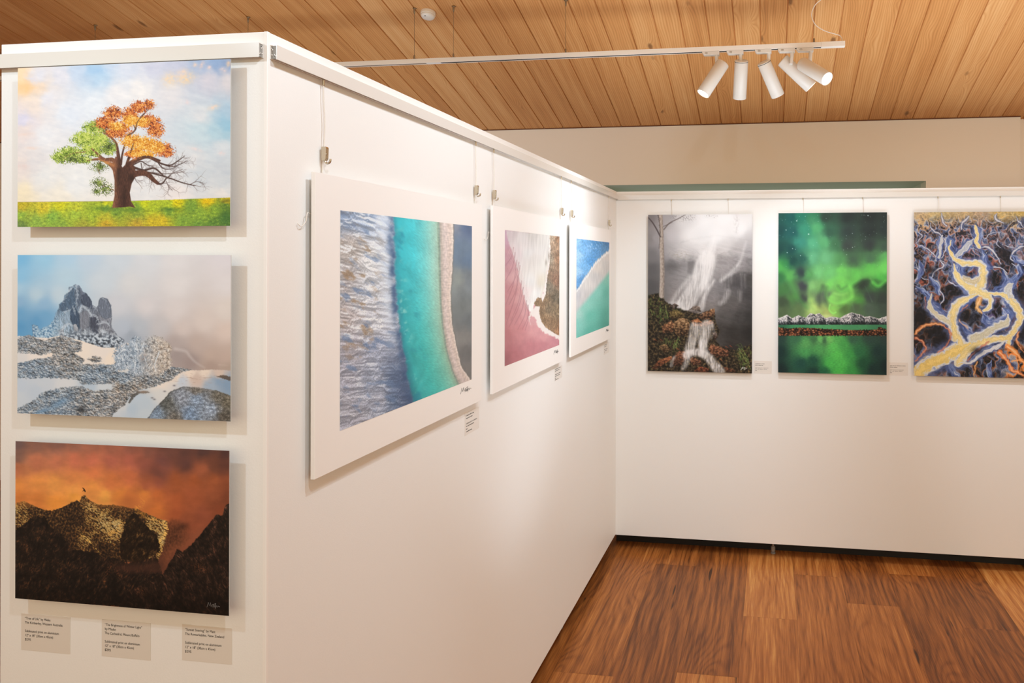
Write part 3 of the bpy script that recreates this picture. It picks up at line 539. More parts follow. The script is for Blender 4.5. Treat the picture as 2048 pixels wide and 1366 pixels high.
def paint_waterfall():
    a = Art(280, 420, [(1297, 429), (1505.5, 429), (1503.5, 746.8), (1294.8, 741.7)])
    X, Y = a.X, a.Y
    a.scale(3.503, 1280, 390)
    a.img = a.field([(70,150,'7f7878'),(200,150,'a39c9c'),(300,160,'cfc8c5'),(450,160,'e4dedb'),(600,160,'e8e2df'),(750,150,'dcd5d1'),(70,300,'86807f'),(120,300,'9a9393'),(220,280,'b5adad'),(350,280,'cfc7c4'),(550,280,'e6dfdc'),(700,240,'e2dbd8'),(770,300,'a9a19f'),
        (80,420,'767171'),(220,400,'a19a99'),(300,400,'b9b2b0'),(450,380,'cac3c0'),(600,360,'c4bcb9'),(700,380,'a9a19f'),(770,400,'989190'),(80,520,'5f5b5b'),(220,500,'6f6a6a'),(350,500,'7f7a7a'),(600,480,'8f8887'),(700,480,'8d8685'),(770,480,'787271'),
        (80,640,'565252'),(220,620,'7a7473'),(350,640,'8b8584'),(560,640,'6e6969'),(700,620,'4f4b4c'),(770,600,'45423f'),(250,720,'827a78'),(500,720,'7a7473'),(650,760,'56514f'),(770,700,'3b3838'),(480,780,'746d6a'),(600,850,'4d4947'),(700,860,'3c3938'),(770,860,'2f2d2c'),
        (550,950,'3a3634'),(650,960,'2f2c2a'),(770,960,'242221'),(70,800,'3d3a30'),(70,950,'332f29'),(70,1150,'2c2722'),(200,1150,'3a2f28'),(400,1100,'8f8682'),(450,1200,'8c8480'),(650,1100,'2b2624'),(750,1180,'26261e')], 3, wob=3, wsc=12, base=2)
    rock = ridged(X / 26 + .3 * noise(X / 9, Y / 9, 2), (Y - .25 * X) / 9, 3, 5, .55)
    a.img *= (1 + .16 * rock * sstep(300, 420, (Y - 390) * 3.503) * sstep(150, 260, X * 0 + (X - 1280) * 3.503))[..., None]
    for pts, w in [([(290,330),(420,300),(560,290),(700,310),(790,320)],9),([(300,455),(420,450),(530,447)],10),([(530,450),(650,440),(790,455)],8),([(560,420),(680,380),(790,370)],8),([(570,605),(650,560),(740,530),(790,510)],10)]:
        a.put('6f6866', a.line(pts, w, w * .4, soft=2.2, wob=2.5, wsc=6), .3)
    a.put('413d3d', a.poly([(565,600),(620,575),(700,545),(800,545),(800,640),(740,670),(690,640),(640,665),(590,640)], 7, wob=4, wsc=7) * np.clip(.75 + .5 * fbm(X / 3, Y / 12, 19, 3), 0, 1), .6)
    a.put('4c4747', a.poly([(330,465),(400,460),(380,560),(335,545)], 3), .5)
    a.put('4a4645', np.clip(a.gauss(240,500,80,30), 0, 1), .4)
    # falling water: soft vertical veils
    def veil(pts, w0, w1, al, sc=2.2, seed=0, col='efe8e4'):
        m = a.line(pts, w0, w1, soft=3.0)
        st = np.clip(.72 + .42 * noise(X / (sc * 1.2) + .03 * Y + .8 * noise(X / 9, Y / 12, 59), Y / 26, 60 + seed) + .22 * noise(X / (sc * .55), Y / 34, 61 + seed), .25, 1)
        a.put(col, m * st, al)
    veil([(530,300),(500,380),(460,450)], 30, 90, .85, 3.2, 1)
    veil([(470,440),(440,520),(420,600),(360,700),(300,790)], 110, 120, .8, 2.6, 2)
    veil([(490,450),(470,560),(450,640)], 90, 60, .85, 1.9, 3)
    veil([(400,460),(385,560)], 26, 40, .6, 1.5, 4)
    veil([(520,600),(460,690),(430,790)], 20, 40, .8, 2.2, 5)
    veil([(350,580),(260,690),(225,750)], 30, 24, .5, 2, 6)
    veil([(745,330),(700,470),(620,560),(570,600)], 10, 26, .65, 1.6, 7)
    veil([(700,470),(690,520),(640,560)], 8, 14, .5, 1.4, 17)
    for i, (x, l) in enumerate([(575,80),(595,100),(622,110),(640,60),(710,90),(735,90),(520,60),(505,150),(330,70)]):
        veil([(x, 560 if x > 540 else 450), (x + 3, 560 + l if x > 540 else 450 + l)], 9, 6, .55, 1.2, 20 + i)
    veil([(620,680),(590,740),(560,760)], 40, 30, .45, 2, 31); veil([(700,680),(700,740)], 30, 20, .3, 2, 32)
    # mist
    a.put('f4efec', np.clip(1.25 * a.gauss(600,220,250,110) + .8 * a.gauss(400,300,140,80) + .5 * a.gauss(250,760,60,20) + .35 * a.gauss(430,560,150,120), 0, 1), .72)
    # bank: dark scrub and orange rocks
    bank = a.poly([(55,700),(130,690),(200,760),(270,790),(330,810),(420,830),(520,800),(530,880),(560,960),(530,1010),(560,1060),(680,1090),(790,1040),(790,1255),(50,1255)], 2, wob=3, wsc=8, seed=71)
    n = fbm(X / 5, Y / 5, 72, 4)
    a.put(ramp(np.clip(.38 + .8 * n, 0, 1), [(0,'14110e'),(.35,'2d261f'),(.6,'544530'),(.8,'7d6440'),(1,'a08458')]), bank)
    a.put('4f5a2c', bank * sstep(-.1, .5, fbm(X / 7, Y / 7, 75, 3)) * np.clip(a.gauss(140,830,70,70) + a.gauss(240,830,70,40) + a.gauss(220,1060,80,50) + a.gauss(90,740,50,50) + a.gauss(740,1120,50,80), 0, 1), .8)
    def stone(pts, seed, hi='c98a58', mid='8a5836', lo='2c1d16'):
        m = a.poly(pts, 1.0, wob=2.2, wsc=5, seed=seed)
        P = a.t(pts); y0 = min(p[1] for p in P); y1 = max(p[1] for p in P)
        t = np.clip(.62 - .55 * (Y - y0) / (y1 - y0) + .75 * fbm(X / 5, Y / 4, seed + 1, 4) + .15 * noise(X / 1.4, Y / 1.4, seed + 2), 0, 1)
        g_ = hexc('6f6257')
        cc = ramp(t, [(0, lo), (.45, mid), (.82, hi), (1, 'ecccA4'.lower())])
        a.put(cc * .80 + .20 * (cc.mean(-1, keepdims=True) * g_ / g_.mean()), m)
    stone([(335,810),(380,775),(420,780),(428,820),(390,830)], 81, 'a08c80', '6f5f57', '352c28')
    stone([(395,850),(440,825),(520,795),(525,830),(490,870),(440,875)], 83, 'b57c50', '7d5438')
    stone([(360,880),(400,865),(445,900),(440,920),(380,925)], 85, 'dc8f56', 'a8633a')
    stone([(440,890),(500,875),(515,900),(490,915),(450,920)], 87, 'd08050', '94532f')
    stone([(230,900),(280,860),(330,865),(352,920),(330,980),(260,985),(235,950)], 89, 'c0976a', '8a6440')
    stone([(150,920),(220,880),(240,910),(230,960),(160,970)], 91, 'cf8e58', '8c5a3a')
    stone([(200,820),(250,805),(300,825),(300,860),(230,870)], 92, 'a88a50', '6c5a30')
    stone([(210,775),(250,755),(272,775),(240,800)], 93, '9c8478', '5c4c44', '241d1a')
    stone([(130,1060),(180,1040),(210,1080),(170,1110)], 95, 'a8804e', '6a5034')
    stone([(80,1210),(140,1150),(222,1128),(225,1145),(160,1190),(100,1225)], 97, 'c47444', '84482c')
    stone([(225,1150),(270,1090),(320,1100),(330,1150),(280,1200),(230,1195)], 99, 'b06c48', '744632')
    stone([(345,1150),(370,1135),(430,1165),(425,1190),(370,1195)], 103, 'b87c58', '7c4c34')
    stone([(380,1225),(420,1200),(480,1215),(480,1245),(390,1245)], 105, 'b4603c', '7c3c26')
    stone([(480,1070),(500,1045),(560,1065),(620,1090),(620,1130),(540,1140),(490,1110)], 107, 'bd7c56', '7e4a32')
    stone([(590,1205),(640,1215),(680,1240),(600,1240)], 109, '9c6040', '6a3c28')
    stone([(510,970),(535,960),(545,1000),(520,1020)], 111, '8f7060', '4c3a32')
    veil([(380,920),(370,1000),(345,1080)], 60, 70, .85, 1.8, 41, 'ece3dd'); veil([(420,920),(425,1010),(430,1090)], 50, 40, .6, 1.8, 42)
    veil([(470,915),(460,980),(440,1050)], 80, 50, .85, 1.7, 43, 'ece3dd'); veil([(505,890),(520,960)], 14, 12, .8, 1.2, 44)
    veil([(320,1120),(400,1100),(470,1130),(520,1190),(560,1240)], 50, 70, .9, 3.5, 45, 'ede4df'); veil([(340,1110),(320,1180),(300,1215)], 50, 26, .7, 2, 46); veil([(240,1135),(225,1160),(218,1195)], 14, 16, .8, 1.4, 47)
    veil([(300,795),(350,805),(440,830)], 14, 8, .8, 3, 48); veil([(440,1040),(450,1110)], 60, 60, .8, 2, 49); veil([(500,1000),(515,970),(530,975)], 10, 8, .8, 2, 50)
    # grasses
    rng = np.random.RandomState(8); gm = np.zeros(X.shape); gl = np.zeros(X.shape)
    for i in range(46):
        x, y = (rng.uniform(700, 785), rng.uniform(1080, 1225)) if i < 22 else ((rng.uniform(70, 200), rng.uniform(740, 900)) if i < 36 else (rng.uniform(180, 290), rng.uniform(1030, 1090)))
        dx = -rng.uniform(10, 70) if i < 22 else rng.uniform(-40, 40)
        a.line([(x, y), (x + dx * .4, y - 40), (x + dx, y - 30 + rng.uniform(-20, 20))], 4, 1.5, soft=.5, m=gm if i % 3 else gl)
    a.put('59703a', gm, .75); a.put('93a85c', gl, .75)
    for x, y in [(600,1060),(630,1055),(560,1150),(260,1075),(140,1010),(100,1010)]: a.put('a04a30', a.line([(x, y), (x + 18, y + 12)], 5, 2), .8)
    # gum tree
    tr = a.line([(148,130),(152,250),(155,400),(157,560),(152,705)], 26, 34, soft=.9)
    tex = np.clip(.60 + .28 * noise(X / 1.6, Y / 5, 91) - .35 * sstep(150, 170, (X - 1280) * 3.503), 0, 1)
    a.put(ramp(tex, [(0,'6f625a'),(.5,'a8978a'),(1,'d2c4b6')]), tr)
    a.put('4a4040', a.line([(60,155),(90,190),(120,240),(145,290)], 8, 10, soft=.7), .85)
    a.put('5c5250', a.line([(130,135),(140,200),(143,270),(135,370)], 9, 5, soft=.7, wob=1, wsc=3), .8)
    a.put('6b605c', a.line([(170,240),(210,195),(270,165),(320,138)], 9, 5, soft=.7) + a.line([(168,218),(230,190)], 5, 3, soft=.7), .85)
    lf = sstep(.2, .5, fbm(X / 2.2, Y / 3.5, 95, 3) + .2) * np.clip(a.gauss(320,160,60,22) + a.gauss(240,150,20,14) + a.gauss(370,145,16,10) + a.gauss(480,145,16,10) + a.gauss(525,148,18,10), 0, 1)
    a.put('8d8583', lf, .8)
    a.put('a89e8c', np.clip(a.gauss(300,420,40,30) + a.gauss(250,420,30,20), 0, 1) * sstep(-.1, .4, fbm(X / 2.5, Y / 2.5, 97, 3)), .6)
    a.put('bdb5b2', np.clip(a.line([(680,160),(676,260)], 30, 20, soft=4), 0, 1) * sstep(-.3, .5, fbm(X / 4, Y / 6, 98, 3)), .5)
    a.put('d8d4d0', a.line([(705,1225),(720,1205),(712,1215),(735,1208),(728,1222),(748,1212)], 4, 3, soft=.5), .9)
    return a

def paint_aurora():
    a = Art(280, 420, [(1557.7, 425.7), (1774.9, 425.1), (1772, 750.2), (1555.7, 744.8)])
    X, Y = a.X, a.Y
    a.scale(3.503, 1540, 390)
    a.img = a.field([(70,140,'21574f'),(150,150,'1d5d58'),(220,150,'2c7a64'),(300,160,'3a7f5c'),(400,150,'34493f'),(550,150,'303a38'),(700,150,'2f3635'),(810,140,'333b39'),(70,250,'1c4f4d'),(150,260,'235f5c'),(250,240,'3f9275'),(330,230,'52a06c'),(420,260,'3d6350'),(550,260,'3a4845'),(700,250,'333c3b'),(810,250,'35403e'),
        (70,380,'1f4c48'),(150,380,'215350'),(220,330,'42907c'),(300,340,'5fae84'),(380,330,'5ea872'),(450,360,'4b7a58'),(550,350,'454f4b'),(700,350,'3f4846'),(810,370,'4b6052'),(100,480,'3f8a54'),(70,510,'52a65a'),(160,460,'23504a'),(220,450,'2f6358'),(300,440,'6db487'),(400,440,'74b884'),(480,460,'5f9a62'),(580,460,'4f6a55'),(700,450,'557a5b'),(810,430,'6ab36a'),
        (140,560,'66ad62'),(80,570,'3f7a4c'),(220,540,'3a4a4c'),(270,560,'63a465'),(340,540,'7fc882'),(420,540,'7ed078'),(500,530,'7fd46e'),(600,550,'72c865'),(700,510,'6cc463'),(800,520,'78d470'),(780,570,'62c25c'),(100,660,'4f7f4c'),(180,650,'5d7f5a'),(230,640,'4a4d52'),(300,640,'8cc47c'),(350,650,'7fb56e'),(420,620,'86d472'),(500,620,'84d66c'),(580,610,'6bb45c'),(650,630,'3c4a40'),(740,630,'4f8a4c'),(810,640,'3a5a3e'),
        (90,750,'4b5b46'),(160,720,'5a8a52'),(230,730,'4c5450'),(290,740,'8cb272'),(350,720,'6f7f68'),(390,700,'69786a'),(440,720,'94da74'),(520,740,'84c868'),(570,710,'7cc562'),(620,730,'5c9a50'),(700,720,'4a5450'),(790,730,'3f4a45'),(90,810,'5d6f50'),(200,800,'6a8458'),(300,800,'c0dc86'),(350,800,'a5b872'),(400,830,'b4c078'),(440,810,'9cd870'),(520,800,'62804e'),(600,790,'5a6e54'),(700,800,'586a5c'),(800,800,'4a5a50')], 3.2, wob=4, wsc=16, seed=3, base=3)
    a.img *= (1 + .05 * fbm(X / 12, Y / 16, 7, 3))[..., None]
    # curtains and swirls
    for pts, w0, w1, c, al, so in [([(60,490),(110,540),(150,620),(200,720),(260,790)],60,20,'62b45a',.45,5),([(300,180),(380,330),(430,440),(420,560)],40,90,'74b882',.35,8),([(830,480),(740,540),(640,570),(560,640),(500,660)],70,40,'7ede6c',.55,6),([(810,600),(760,640),(720,610),(700,590)],26,14,'74de66',.7,3),
                              ([(400,640),(400,720),(470,760),(560,730),(580,690),(555,640)],28,18,'96ea74',.6,3),([(410,650),(440,600),(500,580),(560,620)],30,20,'82dc6e',.5,4),([(370,640),(345,720),(350,800)],20,16,'3f4f48',.45,4),([(395,650),(390,740),(410,790)],26,14,'485a50',.45,4),([(420,770),(415,805),(440,830),(462,822)],10,8,'a6f07c',.85,1.6),
                              ([(430,790),(480,790),(520,770)],16,10,'8ad46a',.6,3),([(290,740),(310,790),(350,810)],26,26,'c8ea88',.6,4),([(275,660),(280,760),(300,800)],16,20,'9acc78',.5,4),([(450,690),(500,700),(540,690)],14,10,'b0f486',.5,3),([(480,640),(500,660),(540,640)],20,12,'4f6d4c',.4,3),
                              ([(665,640),(690,690),(715,750)],4,6,'6f9a78',.45,1.5),([(705,590),(720,625)],8,4,'a6f090',.6,2),([(575,760),(590,810)],6,4,'7fae74',.4,2),([(580,740),(620,720)],16,10,'7cc464',.45,3),([(600,640),(650,610),(700,600)],30,20,'38443c',.6,4),([(610,680),(700,690),(800,690)],40,60,'3f4a46',.45,8)]:
        a.put(c, a.line(pts, w0, w1, soft=so), al)
    a.put('d8e8a0', a.gauss(395,850,40,14), .7)
    a.img = np.clip(a.img, 0, 1) ** 1.12
    # stars
    rng = np.random.RandomState(5); st = np.zeros(X.shape)
    for i in range(70):
        x = rng.uniform(70, 810); y = 140 + 380 * rng.rand() ** 1.5
        st += a.gauss(x, y, 2.2, 2.2) * rng.uniform(.15, .55)
    for x, y, s in [(190,180,4),(273,274,4.5),(115,244,3),(165,262,2.5),(122,403,3),(215,425,2.5),(690,145,3.5),(580,368,2.5),(580,270,2),(160,375,2.5),(180,380,2)]: st += a.gauss(x, y, s, s) * .95
    a.put('dff0ea', np.clip(st, 0, 1))
    # mountains
    top = np.interp((X - 1540) * 3.503, [55,90,120,155,200,215,250,280,320,350,370,390,430,455,490,520,570,600,640,665,700,760,800,820], [865,852,838,865,842,850,860,830,835,828,850,862,852,855,862,845,822,832,840,855,850,868,855,848])
    yy = (Y - 390) * 3.503
    mm = sstep(-3, 3, yy - top + 4 * fbm(X / 3, Y / 3, 31, 3)) * sstep(915, 909, yy)
    h = ridged(X / 6, Y / 6, 33, 4, .6); sh = np.clip(.50 + .24 * relief(h, -.8, .5, 5) + .50 * fbm((X + .6 * Y) / 4.2, (Y - .5 * X) / 3.0, 35, 3) - .42 * sstep(878, 912, yy), 0, 1)
    g_ = np.gradient(top, axis=1); sg = np.tanh(g_ * 1.2)
    sh = np.clip(.50 + .62 * fbm((X * .8 - .6 * sg * Y) / 2.6, (Y + .5 * sg * X) / 4.5, 36, 4) + .20 * fbm(X / 5, Y / 5, 37, 2) - .14 * sg - .50 * sstep(876, 912, yy) + .2 * sstep(14, 0, yy - top), 0, 1)
    a.put(ramp(sh, [(0,'1c2124'),(.35,'4a4f52'),(.55,'a9a6a6'),(.8,'d8d2cf'),(1,'efe9e4')]), mm)
    # water bands and breakwater
    wt = a.field([(60,920,'2f6648'),(200,920,'3f8a5a'),(400,920,'4f9c64'),(600,920,'468c5c'),(800,920,'3c7a54')], 3)
    a.put(wt * (1 + .06 * noise(X / 6, Y / 1.3, 41))[..., None], sstep(908, 912, yy))
    lw = a.field([(60,1000,'243e38'),(60,1100,'173230'),(60,1230,'14292a'),(180,1000,'38694a'),(250,1040,'58a05a'),(250,1100,'4a9a56'),(220,1180,'1f4a40'),(310,1010,'3f7048'),(350,1010,'6db864'),(340,1080,'4f9c56'),(380,1020,'3f6a48'),(415,1010,'74c064'),(440,1060,'5cc25c'),(470,1000,'54a856'),(470,1120,'58c458'),(420,1180,'4eb854'),(500,1180,'52bc56'),
        (520,1050,'48a050'),(560,1120,'3f9a4c'),(580,1010,'356048'),(620,1100,'2c6a44'),(700,1000,'2c463e'),(650,1180,'1f5038'),(760,1100,'1d3836'),(810,1000,'2a3e3a'),(810,1200,'14282a'),(720,1220,'183432'),(480,1240,'4cb850'),(560,1240,'3a9448'),(380,1240,'226040'),(300,1160,'1f4f3e'),(300,1240,'183a34')], 3.2, wob=2, wsc=10, base=3)
    a.put(lw * (1 + .10 * noise(X / 5, Y / 1.2, 43) + .05 * noise(X / 2, Y / 1.1, 45))[..., None], sstep(968, 980, yy))
    rt = np.interp((X - 1540) * 3.503, [55,120,200,300,400,480,560,660,740,765,820], [925,935,930,932,940,942,948,945,945,925,945])
    rk = sstep(-3, 3, yy - rt + 8 * noise(X / 2.6, 7 + 0 * Y, 51)) * sstep(991, 983, yy + 8 * noise(X / 3, 3 + 0 * Y, 52))
    f1, f2, idv = worley(X / 5.2, Y / 3.6, 53)
    t = np.clip(.95 * (1 - f1 * 1.15) * .6 + .5 * idv - .14 + .2 * noise(X / 1.5, Y / 1.5, 54) + .25 * (f2 - f1) - .10, 0, 1)
    a.put(ramp(t, [(0,'120d0b'),(.3,'30201a'),(.55,'6a3e2a'),(.8,'a46240'),(1,'c8906a')]), rk)
    return a

def paint_braided_river():
    a = Art(300, 420, [(1826.3, 424.8), (2052.0, 422.6), (2052.6, 755.6), (1829.1, 752.5)])
    X, Y = a.X, a.Y
    a.scale(3.503, 1790, 390)
    x3 = (X - 1790) * 3.503; y3 = (Y - 390) * 3.503
    up = sstep(700, 150, y3)
    a.img = np.ones(a.img.shape) * hexc('1b1a1d')
    n = fbm(X / 9, Y / 9, 2, 4)
    a.img *= (1 + .5 * n)[..., None]
    a.put('2e2a33', up, .6)
    # orange / pink braids: warped ridges
    s = np.interp(y3, [120, 300, 600, 900, 1280], [5.5, 9, 15, 20, 22])
    wx = X + 4.5 * noise(X / 14, Y / 14, 5); wy = Y + 4.5 * noise(X / 14, Y / 14, 6)
    def br(sx, sy, seed, gate):
        r = 1 - np.abs(fbm(wx / sx, wy / sy, seed, 3)) * 3.2
        return np.clip(r, 0, 1) * gate
    dens = a.field([(140,150,'ffffff'),(400,150,'ffffff'),(800,150,'ffffff'),(200,400,'dddddd'),(500,350,'eeeeee'),(850,350,'cccccc'),(250,550,'777777'),(200,500,'bbbbbb'),(450,550,'ffffff'),(680,580,'666666'),(680,470,'bbbbbb'),(750,430,'333333'),(850,700,'111111'),(850,950,'111111'),(450,680,'444444'),(420,700,'333333'),(180,850,'111111'),(320,1000,'111111'),(500,850,'333333'),
         (300,800,'888888'),(650,900,'aaaaaa'),(560,1080,'333333'),(250,780,'999999'),(200,700,'aaaaaa'),(170,1120,'bbbbbb'),(250,1180,'444444'),(600,1150,'aaaaaa'),(820,1150,'ffffff'),(850,1050,'777777'),(450,1220,'999999'),(650,1240,'777777'),(580,780,'aaaaaa'),(760,850,'999999'),(860,620,'999999')], 3.2, base=2)[..., 0]
    m = np.maximum(br(15, 13, 11, 1), .8 * br(8, 7, 12, 1)) 
    oc = a.field([(150,180,'c8a070'),(400,180,'b48c70'),(800,160,'c8a878'),(200,400,'b46a5a'),(200,550,'c06048'),(500,350,'a87478'),(500,560,'b05a44'),(680,560,'c4664c'),(350,500,'a86a5c'),(850,620,'e07040'),(850,350,'a08088'),(700,280,'a07068'),(200,750,'c06448'),(320,740,'cc7450'),(180,920,'e08048'),(170,1080,'cc6a44'),(520,790,'d88850'),(650,850,'6a5a88'),(620,1060,'c07058'),(750,950,'b06858'),(820,1120,'f08840'),(850,1220,'f08a3c'),(600,1220,'cc7448'),(450,1240,'b06840'),(250,1130,'8a5a50')], 3, wob=3, wsc=9, base=2)
    lf = np.zeros(X.shape); 
    for sx, sd, amp, dd in ((.5, 61, .75, .8), (1., 11, 1.0, 1.)):
        sc = np.interp(y3, [120, 300, 600, 900, 1280], [8., 12, 17, 22, 25]) * sx
        px = X + 6 * sx * noise(X / (13 * sx), Y / (15 * sx), sd + 1) + 2 * noise(X / 5, Y / 6, sd + 2); py = Y + 6 * sx * noise(X / (13 * sx), Y / (15 * sx), sd + 3)
        # constant-scale lattice in three depth bands, blended, so veins shrink towards the far edge without tearing
        f = 0; wsum = 0
        for c0, s0 in ((200, 14.), (520, 25.), (1050, 38.)):
            w = np.exp(-((y3 - c0) / 300) ** 2) + 1e-4
            f = f + w * fbm(px / (s0 * sx), py / (s0 * sx * 1.5), sd + 4, 2, .4); wsum = wsum + w
        f = f / wsum
        ph = f * 9.5
        c = np.cos(ph); sd_ = np.sin(ph)
        gate = np.clip(dens * 1.15 + .25 * fbm(X / 8, Y / 8, sd + 7, 2), 0, 1) * dd
        blue = sstep(-.45, .6, c) * sstep(-.35, .4, sd_) * gate
        bcol = ramp(np.clip(.45 + .9 * fbm(px / 3, py / 7, sd + 8, 3), 0, 1), [(0, '2f3750'), (.45, '545f80'), (.75, '8d95ad'), (1, 'bcbfca')])
        a.put(bcol, blue, .92 * amp)
        org = sstep(.05, .85, c) * sstep(.15, -.4, sd_) * gate
        a.put(oc * (1 + .35 * fbm(px / 2.5, py / 4, sd + 9, 3))[..., None], org, .9 * amp)
        wh = sstep(.88, .99, c) * gate
        a.put('d6d2d0', wh, .5 * amp)
        a.put('e8a070', sstep(.86, .98, -c) * sstep(.2, .9, sd_ + .7) * gate * np.clip(dens - .35, 0, 1), .55 * amp)
    # haze of yellow silt along the far edge
    far = sstep(240, 125, y3 + 30 * fbm(X / 12, Y / 8, 31, 3))
    a.put(a.field([(140,140,'c9a878'),(300,150,'cdb070'),(450,140,'cfae76'),(600,140,'bfa27c'),(700,150,'d8b264'),(860,130,'dcb45c'),(880,170,'7c7a86')], 3) * (1 + .22 * fbm(X / 5, Y / 2.5, 33, 4))[..., None], far, .8)
    a.put('3c4258', a.gauss(880,190,40,26), .7)
    # the big milky channels
    net = dict(q=np.full(X.shape, 99.), st=np.zeros(X.shape), core=np.zeros(a.img.shape), halo=np.zeros(a.img.shape))
    def chan(pts, w0, w1, seed, core='dcc07c', halo='5a6690', al=.97):
        q, lat, s_ = a.ribbon(pts, w0 * 1.22, w1 * 1.22, 2.2, 9, seed)
        st = noise(lat * 2.6 + 1.2 * noise(s_ / 16, lat, seed + 1), s_ / 15, seed + 2) * .6 + noise(lat * 6., s_ / 9, seed + 3) * .4
        m = q < net['q']
        net['q'] = np.where(m, q, net['q']); net['st'] = np.where(m, st, net['st'])
        net['core'] = np.where(m[..., None], hexc(core), net['core']); net['halo'] = np.where(m[..., None], hexc(halo), net['halo'])
    def flush():
        ed = net['q'] + .18 * net['st']
        a.put(net['halo'], sstep(2.3, .95, ed + .35 * fbm(X / 5, Y / 5, 89, 3)), .72)
        t = np.clip(1.12 - ed * .85 + .6 * net['st'] + .25 * fbm(X / 7, Y / 7, 88, 3), 0, 1)[..., None]
        rim = ramp(t[..., 0], [(0, '6f7a9c'), (.22, '99a0b2'), (.42, 'd6d2ce'), (1, 'd2c39c')])
        k = sstep(.35, .85, t)
        cc = rim * (1 - k) + net['core'] * k + sstep(.85, 1.05, t) * .06
        a.put(cc, sstep(1.14, .90, ed), .97)
    def vein(pts, w, c='d3cdc8', al=.85, halo='4f5a84'):
        q, lat, s_ = a.ribbon(pts, w * 1.3, w * .5, 1.8, 9, int(w * 7))
        st = noise(lat * 2.2, s_ / 10, int(w))
        a.put(halo, sstep(2.6, .9, q + .5 * st), .65)
        a.put(c, sstep(1.1, .5, q + .3 * st), al)
    for pts, w in [([(240,200),(250,240),(320,290),(350,350),(330,430),(300,450)],9),([(310,130),(330,190),(350,220)],14),([(500,150),(460,200),(450,240)],16),([(690,130),(680,170),(740,195)],12),([(820,150),(850,200),(870,220)],10),([(140,260),(180,280),(160,320),(140,340)],7),
                   ([(140,345),(220,380),(290,440),(340,480)],9),([(180,480),(200,530),(180,580),(230,600)],8),([(300,450),(330,500),(270,540),(250,590)],10),([(560,370),(640,370),(690,430),(720,480)],13),([(440,380),(500,370),(560,390)],8),([(620,400),(600,460),(640,500),(720,510),(760,550)],10),([(900,350),(840,370),(790,420),(800,460),(900,500)],13),
                   ([(790,480),(840,520),(850,570),(790,610)],9),([(730,350),(800,370),(850,380)],6),([(140,660),(220,690),(250,740)],9),([(270,600),(300,660),(340,730),(310,770),(330,810),(380,830)],9),([(355,600),(420,640),(520,660)],8),([(140,480),(170,560),(140,620)],7),([(700,300),(690,340),(720,370)],6),([(610,310),(650,270),(720,260)],6)]: vein(pts, w)
    def fan(pts, w0, w1, seed, al=.85, tone=0.):
        q, lat, s_ = a.ribbon(pts, w0, w1, 3.0, 12, seed)
        st = noise(lat * 2.4 + .8 * noise(s_ / 14, lat, seed + 1), s_ / 16, seed + 2) * .65 + noise(lat * 6, s_ / 10, seed + 3) * .35
        t = np.clip(.42 + tone + .6 * st + .28 * lat * (1 if seed % 2 else -1), 0, 1)
        a.put(ramp(t, [(0, '2b3352'), (.3, '47588a'), (.55, '7f90b8'), (.78, 'c3c6d2'), (1, 'efe3c4')]), sstep(1.15, .65, q + .22 * st), al)
    fan([(370,300),(380,370),(430,440)], 110, 60, 701); fan([(540,300),(480,370),(430,420)], 70, 60, 702); fan([(300,300),(310,380),(290,450)], 60, 40, 703)
    fan([(540,220),(570,270),(555,340)], 90, 40, 704); fan([(430,480),(440,560),(500,650)], 90, 100, 705, .9, .12); fan([(600,400),(620,470),(640,500)], 60, 60, 707)
    fan([(740,540),(750,620),(690,680)], 60, 70, 708); fan([(820,600),(770,660),(760,740)], 60, 90, 709, .9, .12); fan([(240,580),(290,640),(300,700)], 60, 30, 710); fan([(230,690),(260,760),(350,850)], 70, 50, 711)
    fan([(600,830),(640,900),(720,900)], 60, 90, 712); fan([(740,800),(770,850),(680,930)], 80, 80, 713, .9, .1); fan([(440,880),(480,930),(520,980)], 50, 60, 714); fan([(560,690),(480,760),(420,820)], 80, 60, 715, .85, .1)
    fan([(430,1010),(400,1070),(360,1120)], 80, 70, 716); fan([(700,1060),(600,1110),(520,1170)], 60, 40, 717); fan([(370,1180),(390,1230),(430,1270)], 60, 50, 718); fan([(840,470),(850,540),(810,600)], 50, 60, 719)
    fan([(800,420),(830,460),(890,480)], 40, 40, 720); fan([(170,460),(180,540),(150,600)], 50, 40, 721); fan([(150,650),(210,690),(240,720)], 40, 40, 722); fan([(660,1160),(640,1220),(660,1270)], 40, 40, 723)
    chan([(540,210),(550,250),(560,290),(552,330),(570,365)], 20, 26, 41, halo='56618c')
    chan([(380,320),(370,380),(400,440),(450,475),(520,480),(580,490),(600,540),(595,600),(570,650),(530,670)], 22, 66, 43)
    chan([(530,310),(480,370),(420,430)], 30, 24, 44, core='a9a8a8', halo='56618c')
    chan([(400,490),(420,560),(470,630),(560,670),(630,710)], 36, 52, 45)
    chan([(580,580),(540,610),(470,590)], 50, 40, 46, core='c4b088')
    chan([(320,290),(310,360),(300,440)], 22, 14, 47, core='b8b4b0', halo='56618c')
    chan([(250,700),(240,780),(280,840),(350,880),(390,910)], 30, 40, 49, core='c6b896')
    chan([(570,690),(490,730),(420,780),(395,850),(400,920),(420,1000)], 48, 60, 51)
    chan([(600,680),(650,730),(640,790),(610,810)], 34, 24, 53)
    chan([(640,690),(740,700),(790,740),(840,810),(850,880),(810,950),(780,1000),(770,1050)], 60, 30, 55)
    chan([(800,620),(770,660),(780,730)], 34, 50, 56, core='b9b4a8', halo='56618c')
    chan([(770,840),(760,890),(680,930),(600,980),(530,1010)], 40, 56, 57, core='c0b494')
    chan([(850,900),(780,990),(680,1010),(580,1040),(500,1090),(440,1170)], 34, 60, 59)
    chan([(400,960),(440,1010),(460,1060)], 46, 60, 60)
    chan([(520,1040),(440,1080),(340,1140),(220,1200),(150,1280)], 90, 96, 61, core='e0bd68', al=1)
